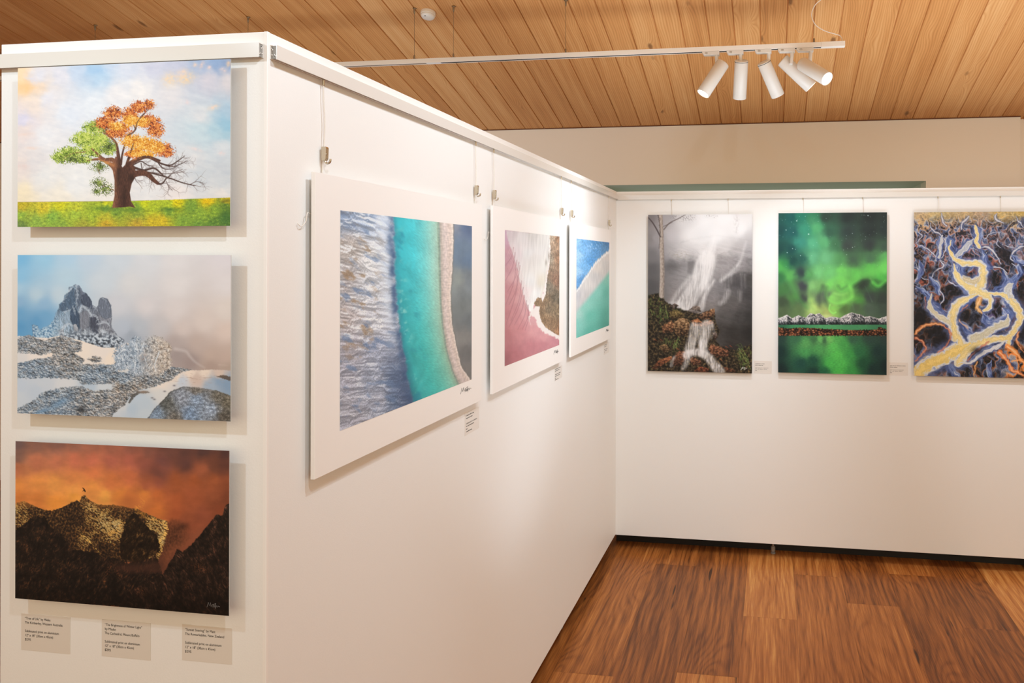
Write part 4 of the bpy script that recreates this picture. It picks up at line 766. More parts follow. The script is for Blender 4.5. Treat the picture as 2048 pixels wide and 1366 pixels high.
    chan([(770,1010),(700,1060),(600,1110),(530,1170),(440,1180)], 30, 10, 63, core='c9c4c0')
    flush()
    for pts, w, c in [([(145,970),(200,925),(280,905),(340,915)],24,'e88a4c'),([(340,920),(385,980),(360,1050),(300,1110)],14,'c05c40'),([(150,1010),(200,1040),(210,1090),(150,1170)],18,'c8684a'),([(770,1060),(820,1100),(860,1150),(900,1210)],40,'f08c40'),([(710,1100),(760,1150),(800,1220),(880,1260)],34,'ea7c3c'),([(860,1150),(800,1160)],24,'f09448'),
                      ([(640,1030),(560,1090),(500,1160)],12,'b85a48'),([(840,960),(830,1030),(880,1100)],16,'e08048'),([(580,730),(560,790),(590,830)],34,'e0a058'),([(500,770),(450,820)],10,'c8643c'),([(560,1170),(550,1230),(545,1270)],14,'d8904c'),([(470,900),(520,960)],14,'7a86a8'),([(440,880),(500,940)],10,'e0a070')]:
        a.put(c, a.line(pts, w, w * .5, soft=1.4, wob=2.5, wsc=8), .85)
        a.put('f4d0a0', a.line(pts, w * .3, w * .15, soft=.8, wob=2.5, wsc=8), .6)
    for x, y, r in [(500,560,34),(250,530,34),(500,860,46),(320,1000,48),(180,850,40),(740,410,34),(560,1090,36),(660,590,36)]:
        a.put('17161a', a.gauss(x, y, r, r * .7) * .9 if (x, y) != (500, 560) else a.gauss(x, y, 26, 16), .75)
    a.put('a85a3c', a.gauss(505,555,22,14) * sstep(-.2, .3, n), .7)
    a.img *= (1 + .10 * fbm(X / 2, Y / 2, 91, 3))[..., None]
    return a
# ================================================================= brightness settings
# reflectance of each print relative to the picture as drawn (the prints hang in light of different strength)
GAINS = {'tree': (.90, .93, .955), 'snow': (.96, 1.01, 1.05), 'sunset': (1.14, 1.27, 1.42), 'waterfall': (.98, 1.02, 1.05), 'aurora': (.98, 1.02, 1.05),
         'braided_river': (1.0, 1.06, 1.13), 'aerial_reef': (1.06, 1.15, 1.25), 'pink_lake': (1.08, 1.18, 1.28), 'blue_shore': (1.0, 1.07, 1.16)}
AMBCOL = (1.0, .855, .625)
AMB = 1.16
EXPO = 0.0
LED = (.77, .91, 1.04)
# name, place, aim, watts, beam angle, edge softness, colour
SPOTS = [('end_panel_spot', (-1.42, .42, 2.36), (-1.40, 1.326, 1.74), 25, 92, 1, (.68, .89, 1.06)),
         ('long_panel_spot', (.15, .30, 2.75), (-.9, 1.9, 1.6), 48, 100, 1, LED),
         ('long_panel_high_spot', (.05, 1.25, 2.78), (-.9, 1.9, 1.72), 46, 105, 1, LED),
         ('long_panel_spot_mid', (.30, 2.0, 2.75), (-.9, 2.9, 1.3), 48, 100, 1, LED),
         ('corner_spot', (-.25, 3.55, 2.68), (-.9, 3.75, 1.75), 14, 50, .9, LED),
         ('corner_fill', (.35, 3.0, 2.72), (-.9, 4.0, .9), 72, 80, 1, LED),  # added fill, brightens the corner of the long and rear panels
         ('rear_right_spot', (1.5, 3.3, 2.75), (1.5, 4.66, 1.35), 26, 100, 1, LED),
         ('uplight_fill_front', (-.35, 2.7, .4), (-.35, 3.3, 3.0), 105, 100, 1, LED),  # this and the next three: unseen fill lights added to brighten the ceiling
         ('uplight_fill_front', (.50, 3.2, .4), (.50, 3.6, 3.0), 84, 100, 1, LED),
         ('uplight_fill_front', (1.30, 2.6, .4), (1.30, 3.4, 3.0), 140, 100, 1, LED),
         ('uplight_fill_front', (2.20, 3.2, .4), (2.1, 3.7, 3.0), 100, 100, 1, LED),
         ('uplight_fill_rear', (-2.5, 3.2, .6), (-2.0, 3.9, 3.0), 128, 110, 1, LED)]  # unseen fill light added for the ceiling behind the long panel
HEADPOW = [(8, 70, LED), (19, 92, LED), (27, 92, LED), (93, 70, LED), (40, 70, LED)]
# ================================================================= helpers
C = bpy.context.scene.collection
EYE = 1.65                                     # above the datum; the floor lies 4 cm below it
FLOOR = -.040
PX, PY_A, PY_C = -.900, 1.326, 4.662          # faces of the long panel, the end panel and the rear panel
PTOP, PBOT = 2.0653, .0425

def new_bm(): return bmesh.new()

def add_box(bm, x0, x1, y0, y1, z0, z1):
    v = [bm.verts.new(p) for p in ((x0, y0, z0), (x1, y0, z0), (x1, y1, z0), (x0, y1, z0), (x0, y0, z1), (x1, y0, z1), (x1, y1, z1), (x0, y1, z1))]
    for f in ((0, 3, 2, 1), (4, 5, 6, 7), (0, 1, 5, 4), (1, 2, 6, 5), (2, 3, 7, 6), (3, 0, 4, 7)):
        bm.faces.new([v[i] for i in f])

def add_prism(bm, poly, axis, a0, a1):
    """extrude a 2-D polygon along an axis ('x','y','z')"""
    def P(p, a):
        return {'x': (a, p[0], p[1]), 'y': (p[0], a, p[1]), 'z': (p[0], p[1], a)}[axis]
    lo = [bm.verts.new(P(p, a0)) for p in poly]; hi = [bm.verts.new(P(p, a1)) for p in poly]
    n = len(poly)
    for i in range(n):
        bm.faces.new((lo[i], lo[(i + 1) % n], hi[(i + 1) % n], hi[i]))
    bm.faces.new(list(reversed(lo))); bm.faces.new(hi)
    bmesh.ops.recalc_face_normals(bm, faces=bm.faces[:])

def frame_of(d):
    d = d.normalized(); a = Vector((0, 0, 1)) if abs(d.z) < .9 else Vector((1, 0, 0))
    u = d.cross(a).normalized(); return u, d.cross(u).normalized()

def add_tube(bm, pts, r, n=10, caps=True):
    pts = [Vector(p) for p in pts]; rings = []
    rs = r if isinstance(r, (list, tuple)) else [r] * len(pts)
    u = None
    for i, p in enumerate(pts):
        d = (pts[min(i + 1, len(pts) - 1)] - pts[max(i - 1, 0)]).normalized()
        if u is None: u, w = frame_of(d)
        else:
            u = (u - d * u.dot(d)).normalized(); w = d.cross(u)
        rings.append([bm.verts.new(p + (u * math.cos(t) + w * math.sin(t)) * rs[i]) for t in [2 * math.pi * k / n for k in range(n)]])
    for a, b in zip(rings, rings[1:]):
        for k in range(n):
            bm.faces.new((a[k], a[(k + 1) % n], b[(k + 1) % n], b[k]))
    if caps:
        bm.faces.new(list(reversed(rings[0]))); bm.faces.new(rings[-1])

def add_lathe(bm, prof, origin, axis, n=32):
    """prof: (radius, distance along axis) pairs"""
    o = Vector(origin); d = Vector(axis).normalized(); u, w = frame_of(d); rings = []
    for r, h in prof:
        rings.append([bm.verts.new(o + d * h + (u * math.cos(2 * math.pi * k / n) + w * math.sin(2 * math.pi * k / n)) * max(r, 1e-5)) for k in range(n)])
    for a, b in zip(rings, rings[1:]):
        for k in range(n):
            bm.faces.new((a[k], a[(k + 1) % n], b[(k + 1) % n], b[k]))
    bm.faces.new(list(reversed(rings[0]))); bm.faces.new(rings[-1])
    bmesh.ops.recalc_face_normals(bm, faces=bm.faces[:])

def obj(name, bm, mat, parent=None, smooth=False, bevel=0, seg=2):
    me = bpy.data.meshes.new(name)
    bmesh.ops.recalc_face_normals(bm, faces=bm.faces[:])
    if bevel:
        bmesh.ops.bevel(bm, geom=bm.edges[:], offset=bevel, segments=seg, affect='EDGES', profile=.7, clamp_overlap=True)
    bm.to_mesh(me); bm.free()
    if mat: me.materials.append(mat)
    o = bpy.data.objects.new(name, me); C.objects.link(o)
    if smooth:
        for p in me.polygons: p.use_smooth = True
    if parent:
        o.parent = parent
        o.matrix_parent_inverse = parent.matrix_world.inverted() if parent.type == 'EMPTY' and False else Matrix.Translation(-Vector(parent.location)) if parent.parent is None else Matrix.Translation(-Vector(parent['base']) if 'base' in parent else (0, 0, 0))
    return o

def thing(name, label, cat, loc, group=None):
    o = bpy.data.objects.new(name, None); C.objects.link(o); o.location = loc
    o.empty_display_size = .05
    return tag(o, label, cat, group)

def tag(o, label, cat, group=None):
    o['label'] = label; o['category'] = cat
    if group: o['group'] = group
    return o

def structure(o):
    o['kind'] = 'structure'; return o

# ================================================================= materials
def lin(h):
    h = h.lstrip('#'); c = [int(h[i:i + 2], 16) / 255 for i in (0, 2, 4)]
    return tuple(x / 12.92 if x <= .04045 else ((x + .055) / 1.055) ** 2.4 for x in c) + (1,)

def mat(name, col, rough=.5, metal=0., spec=.5, bump=0, bscale=400, bdet=3, emit=None, estr=0, coat=0):
    m = bpy.data.materials.new(name); m.use_nodes = True; nt = m.node_tree; b = nt.nodes['Principled BSDF']
    b.inputs['Base Color'].default_value = lin(col) if isinstance(col, str) else tuple(col) + (1,)
    b.inputs['Roughness'].default_value = rough; b.inputs['Metallic'].default_value = metal
    b.inputs['Specular IOR Level'].default_value = spec
    if coat: b.inputs['Coat Weight'].default_value = coat
    if emit:
        b.inputs['Emission Color'].default_value = lin(emit); b.inputs['Emission Strength'].default_value = estr
    if bump:
        tc = nt.nodes.new('ShaderNodeTexCoord'); n = nt.nodes.new('ShaderNodeTexNoise'); bp = nt.nodes.new('ShaderNodeBump')
        n.inputs['Scale'].default_value = bscale; n.inputs['Detail'].default_value = bdet
        bp.inputs['Strength'].default_value = bump; bp.inputs['Distance'].default_value = .001
        nt.links.new(tc.outputs['Object'], n.inputs['Vector']); nt.links.new(n.outputs['Fac'], bp.inputs['Height']); nt.links.new(bp.outputs['Normal'], b.inputs['Normal'])
    return m

def nodes(m): return m.node_tree.nodes, m.node_tree.links

def print_mat(name, rough):
    m = mat(name, 'ffffff', rough, 0, .22); N, L = nodes(m)
    a = N.new('ShaderNodeAttribute'); a.attribute_name = 'ink'
    L.new(a.outputs['Color'], N['Principled BSDF'].inputs['Base Color'])
    return m

def wood_mat(name, stops, ring, fine, knots, rough, tint=.35, dark=None, gloss_bump=.15, swirl=.5, crack=0, amp=(.2, .3, .4), spec=.4):
    """boards running along Y; the face attribute 'board' (random per board) shifts and tints the grain"""
    m = mat(name, 'ffffff', rough, 0, spec); N, L = nodes(m); P = N['Principled BSDF']
    tc = N.new('ShaderNodeTexCoord'); at = N.new('ShaderNodeAttribute'); at.attribute_name = 'board'
    def vm(op, a, b):
        n = N.new('ShaderNodeVectorMath'); n.operation = op
        for i, v in enumerate((a, b)):
            if isinstance(v, tuple): n.inputs[i].default_value = v
            else: L.new(v, n.inputs[i])
        return n.outputs[0]
    def fm(op, a, b=0., clamp=False):
        n = N.new('ShaderNodeMath'); n.operation = op; n.use_clamp = clamp
        for i, v in enumerate((a, b)):
            if isinstance(v, (int, float)): n.inputs[i].default_value = v
            else: L.new(v, n.inputs[i])
        return n.outputs[0]
    def noise_(vec, scale, det=3, rough_=.5, dist=0):
        n = N.new('ShaderNodeTexNoise'); n.inputs['Scale'].default_value = scale; n.inputs['Detail'].default_value = det
        n.inputs['Roughness'].default_value = rough_; n.inputs['Distortion'].default_value = dist
        L.new(vec, n.inputs['Vector']); return n.outputs['Fac']
    shift = vm('MULTIPLY', at.outputs['Vector'], (37., 91., 53.))
    p = vm('ADD', tc.outputs['Object'], shift)
    # growth rings: a slowly wandering coordinate across the board, cathedral arches where it turns
    wav = noise_(vm('MULTIPLY', p, (2.6, .55, 1.)), 1.6, 2, .5)
    wav2 = noise_(vm('MULTIPLY', p, (9., 2.2, 1.)), 1.0, 2, .5)
    kn = N.new('ShaderNodeTexVoronoi'); kn.inputs['Scale'].default_value = 1.; L.new(vm('MULTIPLY', p, (knots[0], knots[1], 1.)), kn.inputs['Vector'])
    kd = kn.outputs['Distance']
    kbump = fm('MULTIPLY', fm('POWER', fm('SUBTRACT', 1., fm('MULTIPLY', kd, 1.6), True), 3.), swirl)
    sx = N.new('ShaderNodeSeparateXYZ'); L.new(p, sx.inputs[0])
    ringc = fm('ADD', fm('ADD', fm('MULTIPLY', wav, 1.0), fm('MULTIPLY', wav2, .30)), kbump)
    rings = fm('SUBTRACT', .72, fm('POWER', fm('ADD', fm('MULTIPLY', fm('SINE', fm('MULTIPLY', fm('ADD', ringc, fm('MULTIPLY', sx.outputs[0], ring[1])), ring[0])), .5), .5), ring[2]))
    fib = noise_(vm('MULTIPLY', p, (fine, fine * .012, 1.)), 1., 4, .65)
    fib2 = noise_(vm('MULTIPLY', p, (fine * .10, fine * .0035, 1.)), 1., 4, .62)
    t = fm('ADD', fm('ADD', fm('MULTIPLY', fm('SUBTRACT', rings, .5), amp[0]), fm('MULTIPLY', fm('SUBTRACT', fib, .5), amp[1])), fm('MULTIPLY', fm('SUBTRACT', fib2, .5), amp[2]))
    t = fm('ADD', fm('ADD', t, .5), fm('MULTIPLY', fm('SUBTRACT', sx_attr(N, L, at), .5), tint))
    r = N.new('ShaderNodeValToRGB'); e = r.color_ramp.elements
    e[0].position, e[0].color = stops[0][0], lin(stops[0][1]); e[1].position, e[1].color = stops[-1][0], lin(stops[-1][1])
    for q, c in stops[1:-1]:
        n_ = e.new(q); n_.color = lin(c)
    L.new(t, r.inputs['Fac'])
    # knots and dark resin pockets
    kmask = N.new('ShaderNodeMapRange'); kmask.inputs['From Min'].default_value = knots[2]; kmask.inputs['From Max'].default_value = knots[2] * .45
    L.new(fm('ADD', kd, fm('MULTIPLY', fm('SUBTRACT', fib, .5), .06)), kmask.inputs['Value'])
    sel = fm('GREATER_THAN', fm('FRACT', fm('MULTIPLY', sx_col(N, L, kn), 7.3)), knots[3])
    mix = N.new('ShaderNodeMix'); mix.data_type = 'RGBA'; L.new(fm('MULTIPLY', fm('MULTIPLY', kmask.outputs[0], sel), .8), mix.inputs['Factor'])
    L.new(r.outputs['Color'], mix.inputs['A']); mix.inputs['B'].default_value = lin(dark)
    out = mix.outputs['Result']
    if crack:
        cr = noise_(vm('MULTIPLY', vm('ADD', p, (3., 7., 0.)), (26., 1.7, 1.)), 1., 3, .55)
        cm = N.new('ShaderNodeMapRange'); cm.inputs['From Min'].default_value = crack; cm.inputs['From Max'].default_value = crack + .05
        L.new(cr, cm.inputs['Value'])
        mx = N.new('ShaderNodeMix'); mx.data_type = 'RGBA'; L.new(fm('MULTIPLY', cm.outputs[0], .85), mx.inputs['Factor']); L.new(out, mx.inputs['A']); mx.inputs['B'].default_value = lin('1d0e08')
        out = mx.outputs['Result']
    L.new(out, P.inputs['Base Color'])
    bp = N.new('ShaderNodeBump'); bp.inputs['Strength'].default_value = gloss_bump; bp.inputs['Distance'].default_value = .0006
    L.new(t, bp.inputs['Height']); L.new(bp.outputs['Normal'], P.inputs['Normal'])
    return m

def sx_attr(N, L, at):
    s = N.new('ShaderNodeSeparateXYZ'); L.new(at.outputs['Vector'], s.inputs[0]); return s.outputs[2]

def sx_col(N, L, v):
    s = N.new('ShaderNodeSeparateColor'); L.new(v.outputs['Color'], s.inputs[0]); return s.outputs[0]

M_wall = mat('white wall paint', 'f4e8d9', .55, 0, .3, .10, 260, 4)
M_panel = mat('white panel paint', 'efece7', .48, 0, .3, .16, 330, 5)
M_rail = mat('white powder coat', 'dfd9d0', .22, 0, .5)
M_railend = mat('grey aluminium cut end', '8f8a82', .6, 0)
M_black = mat('flat black', '15110e', .6)
M_board = mat('white mount board', 'f3eee8', .5, 0, .25)
M_alu = mat('brushed aluminium sheet', 'd8d6d2', .35, .6)
M_back = mat('pale backing batten', 'd9cdbd', .7)
M_white = mat('white lamp enamel', 'dad2c7', .38, 0, .4)
M_track = mat('white track enamel', 'eae2d7', .4, 0, .4)
M_slot = mat('dark track slot', '0c0a08', .9, 0, .1)
M_steel = mat('polished nickel', 'c9bda8', .18, 1.)
M_fitting = mat('dull steel fitting', '8a7a66', .35, .9)
M_wire = mat('steel wire', '6f6353', .4, .6)
M_cord = mat('white cord', 'e2d8cb', .5)
M_film = mat('clear label film', 'e0d7cb', .3, 0, .4)
M_card = mat('pale label card', 'e6dfd6', .4, 0, .3)
M_ink = mat('black label ink', '1c1a18', .6)
M_ink2 = mat('dark grey signature ink', '55504c', .6)
M_sign = mat('pale signature ink', '8c8580', .6)
M_lens = mat('lit lamp lens', 'fff4e4', .3, emit='fff0dc', estr=14)
M_plastic = mat('white detector plastic', 'ece6dc', .4)
M_glow_pane = mat('added glow pane', '9cad9f', .25, emit='d0d8c6', estr=.62)  # unseen pane; its glow is added to light the soffit
M_soffit = mat('grey green soffit paint', 'bcc4b8', .6)
M_reveal = mat('painted window reveal', 'd5d2c4', .6)
M_rubber = mat('grey caster', '8f8a84', .5, .3)
M_gloss = print_mat('gloss print', .38)
M_matte = print_mat('matte print', .55)
M_ceil = wood_mat('pine lining boards', [(.06, '9a6230'), (.34, 'c48549'), (.50, 'd3975a'), (.66, 'dfa96e'), (.94, 'ecc492')], (34., 15., 1.8), 330., (7.6, 3.0, .125, .42), .5, tint=.20, dark='70431f', swirl=.60, amp=(.15, .24, .60))
M_groove = mat('dark brown strip', '6b3c1e', .7)
M_floor = wood_mat('spotted gum planks', [(.06, '36190b'), (.30, '70401e'), (.46, '9a5c2a'), (.60, 'b57238'), (.76, 'd0934f'), (.96, 'e6ba7a')], (40., 4.5, 2.2), 420., (3.4, 1.0, .035, .6), .38, tint=.26, dark='1d0e08', swirl=1.1, crack=.672, amp=(.085, .60, .72), spec=.20)

# ================================================================= the setting
def set_board(me, vals):
    at = me.attributes.new('board', 'FLOAT_VECTOR', 'FACE')
    at.data.foreach_set('vector', [c for v in vals for c in v])

rnd = random.Random(11)
# floor: one plank per face
FW = .2515; FX0 = .1255
joints = {-1: 3.873, 1: 4.107, -3: 4.461, -4: 3.218, -2: 3.296, 0: 4.437, 2: 4.531, -5: 3.950}
bm = new_bm(); vals = []
for k in range(-24, 30):
    x0 = FX0 + k * FW; x1 = x0 + FW
    y = joints.get(k, rnd.uniform(2.8, 4.6)); L_ = 1.82
    y -= L_ * math.ceil((y + 4.5) / L_)
    while y < 7.5:
        g = .0006
        vs = [bm.verts.new(p) for p in ((x0 + g, y + g, FLOOR), (x1 - g, y + g, FLOOR), (x1 - g, y + L_ - g, FLOOR), (x0 + g, y + L_ - g, FLOOR))]
        bm.faces.new(vs); vals.append((rnd.random(), rnd.random(), rnd.random())); y += L_
n_top = len(bm.faces)
add_box(bm, -6, 7.4, -5, 8, FLOOR - .08, FLOOR - .0012)
vals += [(.5, .5, 0.)] * (len(bm.faces) - n_top)
me = bpy.data.meshes.new('floor'); bm.to_mesh(me); bm.free(); me.materials.append(M_floor); set_board(me, vals)
floor = bpy.data.objects.new('floor', me); C.objects.link(floor); structure(floor)

# sloping ceiling of V-jointed pine boards; falls towards the far wall
def ceil_z(y): return 2.5564 + .261 * (5.3 - y)
CW = .1335; CX0 = .0764
bm = new_bm(); vals = []; gfaces = []
Y0, Y1 = -2.6, 6.6
def strip(xa, za, xb, zb):
    return bm.faces.new([bm.verts.new((xa, Y0, ceil_z(Y0) + za)), bm.verts.new((xa, Y1, ceil_z(Y1) + za)), bm.verts.new((xb, Y1, ceil_z(Y1) + zb)), bm.verts.new((xb, Y0, ceil_z(Y0) + zb))])
for k in range(-46, 44):
    x0 = CX0 + k * CW; c = (rnd.random(), rnd.random(), rnd.random()); g = .0055; d = .006
    strip(x0 + g, 0, x0 + CW - .002, 0); vals.append(c)
    strip(x0 + CW - .002, 0, x0 + CW, d); vals.append(c)
    strip(x0 + CW, d, x0 + CW + .0018, d); vals.append((0, 0, -.6))
    strip(x0 + CW + .0018, d, x0 + CW + g, 0); vals.append(c)
n_under = len(bm.faces)
v = [bm.verts.new((x, y, ceil_z(y) + t)) for t in (.012, .05) for x, y in ((-6.1, Y0), (6., Y0), (6., Y1), (-6.1, Y1))]
for f in ((0, 3, 2, 1), (4, 5, 6, 7), (0, 1, 5, 4), (1, 2, 6, 5), (2, 3, 7, 6), (3, 0, 4, 7)): bm.faces.new([v[i] for i in f])
vals += [(.5, .5, 0.)] * (len(bm.faces) - n_under)
me = bpy.data.meshes.new('ceiling'); bm.to_mesh(me); bm.free(); me.materials.append(M_ceil); set_board(me, vals)
structure_ceiling = bpy.data.objects.new('ceiling', me); C.objects.link(structure_ceiling); structure(structure_ceiling)

# far wall with a recessed window band; it ends at an outside corner on the right
WY, WT = 5.300, .18
rx0, rx1, rz1, rz0 = -1.150, .9634, 2.1650, 1.05
def zt(y): return ceil_z(y) + .004
bm = new_bm()
def wall_piece(x0, x1, z0, z1, top=False):
    if top: add_prism(bm, [(WY, z0), (WY + WT, z0), (WY + WT, zt(WY + WT)), (WY, zt(WY))], 'x', x0, x1)
    else: add_box(bm, x0, x1, WY, WY + WT, z0, z1)
wall_piece(-6, rx0, FLOOR, 0, True); wall_piece(rx1, 1.522, FLOOR, 0, True); wall_piece(rx0, rx1, rz1, 0, True); wall_piece(rx0, rx1, FLOOR, rz0)
structure(obj('wall_back', bm, M_wall))
bm = new_bm(); add_prism(bm, [(WY + WT, FLOOR), (WY + WT + .9, FLOOR), (WY + WT + .9, zt(WY + WT + .9)), (WY + WT, zt(WY + WT))], 'x', 1.402, 1.522)
structure(obj('wall_return', bm, M_wall))
bm = new_bm(); add_prism(bm, [(5.345, FLOOR), (5.445, FLOOR), (5.445, zt(5.445)), (5.345, zt(5.345))], 'x', 1.53, 6)
structure(obj('wall_right', bm, M_wall))
bm = new_bm(); add_prism(bm, [(-2.6, FLOOR), (WY, FLOOR), (WY, zt(WY)), (-2.6, zt(-2.6))], 'x', -6.0, -5.9)
structure(obj('wall_left', bm, M_wall))
RD = .78                                       # depth of the window embrasure
bm = new_bm(); add_box(bm, rx0, rx1, WY + RD, WY + RD + .02, rz0, rz1)
win = obj('window_1', bm, M_glow_pane); structure(win)  # hidden pane given a glow to brighten the embrasure underside
bm = new_bm()
add_box(bm, rx0 - .04, rx1 + .04, WY + WT + .0005, WY + RD + .03, rz1, rz1 + .04)
add_box(bm, rx0 - .04, rx1 + .04, WY + WT + .0005, WY + RD + .03, rz0 - .04, rz0)
obj('window_soffit', bm, M_soffit, win)
bm = new_bm()
add_box(bm, rx1, rx1 + .04, WY + WT + .0005, WY + RD, rz0, rz1)
add_box(bm, rx0 - .04, rx0, WY + WT + .0005, WY + RD, rz0, rz1)
obj('window_reveal', bm, M_reveal, win)
bm = new_bm(); add_box(bm, rx0 + .001, rx1 - .001, WY + .001, WY + WT + .0004, rz1 - .0015, rz1 - .0003); obj('soffit_lining', bm, M_soffit, win)
# window child: keep at world origin
bm = new_bm()
poly = [(ceil_z(WY) - .012, 0)]
add_prism(bm, [(WY - .006, ceil_z(WY - .006) - .0045), (WY - .0004, ceil_z(WY) - .0045), (WY - .0004, ceil_z(WY) - .0005), (WY - .006, ceil_z(WY - .006) - .0005)], 'x', -6, 1.522)
structure(obj('trim_1', bm, M_groove))  # thin dark brown strip where ceiling and far wall meet

# ================================================================= display panels
RP = .014                                      # how far the hanging rail stands off the panel
def rail_profile(o, s):
    """hanging rail section (distance from face, height); s = +1/-1 side the rail sticks out"""
    z0, z1 = 2.0165, 2.0432
    return [(o, z1), (o + s * RP, z1 - .0006), (o + s * RP, z0), (o + s * (RP - .0025), z0), (o + s * (RP - .0025), z0 + .006), (o + s * .005, z0 + .006), (o + s * .005, z0 + .001), (o, z0 + .001)]

def caster(parent, x, y):
    bm = new_bm()
    add_lathe(bm, [(.0125, 0), (.0145, .003), (.0145, .008), (.008, .012)], (x, y, FLOOR + .0004), (0, 0, 1), 20)
    add_lathe(bm, [(.010, .0122), (.0125, .016), (.0125, .040), (.010, .044), (.006, .046), (.006, PBOT - FLOOR - .004)], (x, y, FLOOR + .0004), (0, 0, 1), 20)
    return obj('levelling_foot', bm, M_rubber, parent, smooth=False)

TH = .100
pa = thing('display_panel', 'narrow white display panel at left edge, facing the camera, hung with three landscape prints', 'display panel', (-1.2, PY_A, FLOOR))
bm = new_bm(); add_prism(bm, [(-1.4618, PY_A), (PX - .0004, PY_A), (PX - TH + .0004, PY_A + TH), (-1.4618, PY_A + TH)], 'z', PBOT, PTOP)
obj('board', bm, M_panel, pa, bevel=.0012)
bm = new_bm(); add_prism(bm, rail_profile(PY_A, -1), 'x', -1.56, -.9085); rail_a = obj('hanging_rail', bm, M_rail, pa)
def rail_end(put):
    """cut end of the aluminium extrusion: dark hollow, lips and webs; put(depth from face, height, along)"""
    bm = new_bm()
    def slab(d0, d1, z0, z1, t):
        v = [bm.verts.new(put(d, z, t_)) for t_ in (0, t) for d, z in ((d0, z0), (d1, z0), (d1, z1), (d0, z1))]
        for f in ((0, 3, 2, 1), (4, 5, 6, 7), (0, 1, 5, 4), (1, 2, 6, 5), (2, 3, 7, 6), (3, 0, 4, 7)): bm.faces.new([v[i] for i in f])
    slab(.0004, .0136, 2.0180, 2.0425, .0003)
    return bm
def rail_webs(put):
    bm = new_bm()
    for d0, d1, z0, z1 in ((.0002, .0020, 2.0172, 2.0430), (.0124, .0140, 2.0168, 2.0430), (.0020, .0124, 2.0412, 2.0430), (.0020, .0060, 2.0360, 2.0374), (.0020, .0055, 2.0240, 2.0254), (.0088, .0124, 2.0222, 2.0236), (.0046, .0060, 2.0330, 2.0374), (.0088, .0100, 2.0222, 2.0262)):
        v = [bm.verts.new(put(d, z, t_)) for t_ in (0, .0012) for d, z in ((d0, z0), (d1, z0), (d1, z1), (d0, z1))]
        for f in ((0, 3, 2, 1), (4, 5, 6, 7), (0, 1, 5, 4), (1, 2, 6, 5), (2, 3, 7, 6), (3, 0, 4, 7)): bm.faces.new([v[i] for i in f])
    return bm
obj('rail_end', rail_end(lambda d, z, t: (-.9085 + t, PY_A - d, z)), M_railend, rail_a); obj('rail_webs', rail_webs(lambda d, z, t: (-.9085 + t, PY_A - d, z)), M_rail, rail_a)
bm = new_bm(); add_box(bm, -1.44, -1.01, PY_A + .080, PY_A + .097, FLOOR + .0005, PBOT + .001); obj('base_strip', bm, M_black, pa)  # black strip added behind the gap under the board
bm = new_bm()
rr = random.Random(3)
for (x, z, w, h) in ((-.9045, 1.002, .004, .003), (-.906, .982, .0035, .0025), (-.9042, .958, .0025, .003), (-.9052, .9475, .003, .002), (-.9035, .930, .002, .002)):
    pts = [(x + w * math.cos(t) * rr.uniform(.4, 1), z + h * math.sin(t) * rr.uniform(.4, 1)) for t in [k * math.pi / 4 for k in range(8)]]
    add_prism(bm, pts, 'y', PY_A - .0003, PY_A + .0002)
obj('paint_chips', bm, M_board, pa)
bm = new_bm(); add_prism(bm, [(PX - .006, PY_A - .0007), (PX + .0001, PY_A - .0007), (PX + .0007, PY_A - .0001), (PX + .0007, PY_A + .006), (PX + .0001, PY_A + .006), (PX + .0001, PY_A), (PX - .006, PY_A)], 'z', PBOT, PTOP + .0002)
obj('corner_bead', bm, M_board, pa)

pb = thing('display_panel', 'long white display panel running back from the camera, hung with three mounted aerial prints', 'display panel', (PX - .03, 3.0, FLOOR))
bm = new_bm(); add_prism(bm, [(PX, PY_A + .0004), (PX, PY_C - .0008), (PX - TH, PY_C - .0008), (PX - TH, PY_A + TH + .0004)], 'z', PBOT, PTOP)
obj('board', bm, M_panel, pb, bevel=.0012)
bm = new_bm(); add_prism(bm, rail_profile(PX, 1), 'y', 1.3350, PY_C - RP - .001); rail_b = obj('hanging_rail', bm, M_rail, pb)
obj('rail_end', rail_end(lambda d, z, t: (PX + d, 1.3350 - t, z)), M_railend, rail_b); obj('rail_webs', rail_webs(lambda d, z, t: (PX + d, 1.3350 - t, z)), M_rail, rail_b)
bm = new_bm(); add_box(bm, PX - .096, PX - .080, PY_A + .16, PY_C - .03, FLOOR + .0005, PBOT + .001); obj('base_strip', bm, M_black, pb)  # same added black strip along the long panel
caster(pb, PX - .055, 2.2); caster(pb, PX - .055, 3.6)

pc = thing('display_panel', 'wide white display panel facing the camera behind the floor, hung with three tall prints', 'display panel', (.9, PY_C, FLOOR))
bm = new_bm(); add_box(bm, PX - TH, 2.9, PY_C, PY_C + .140, PBOT - .003, PTOP - .002); obj('board', bm, M_panel, pc, bevel=.0012)
bm = new_bm(); add_prism(bm, [(p, z - .002) for p, z in rail_profile(PY_C, -1)], 'x', PX + .001, 2.9); obj('hanging_rail', bm, M_rail, pc)
bm = new_bm(); add_box(bm, PX - .02, 2.9, PY_C + .128, PY_C + .138, FLOOR + .0005, PBOT - .002); obj('base_strip', bm, M_black, pc)  # added black strip at the back of the gap below the rear panel
caster(pc, .0165, PY_C + .068); caster(pc, 1.402, PY_C + .068)

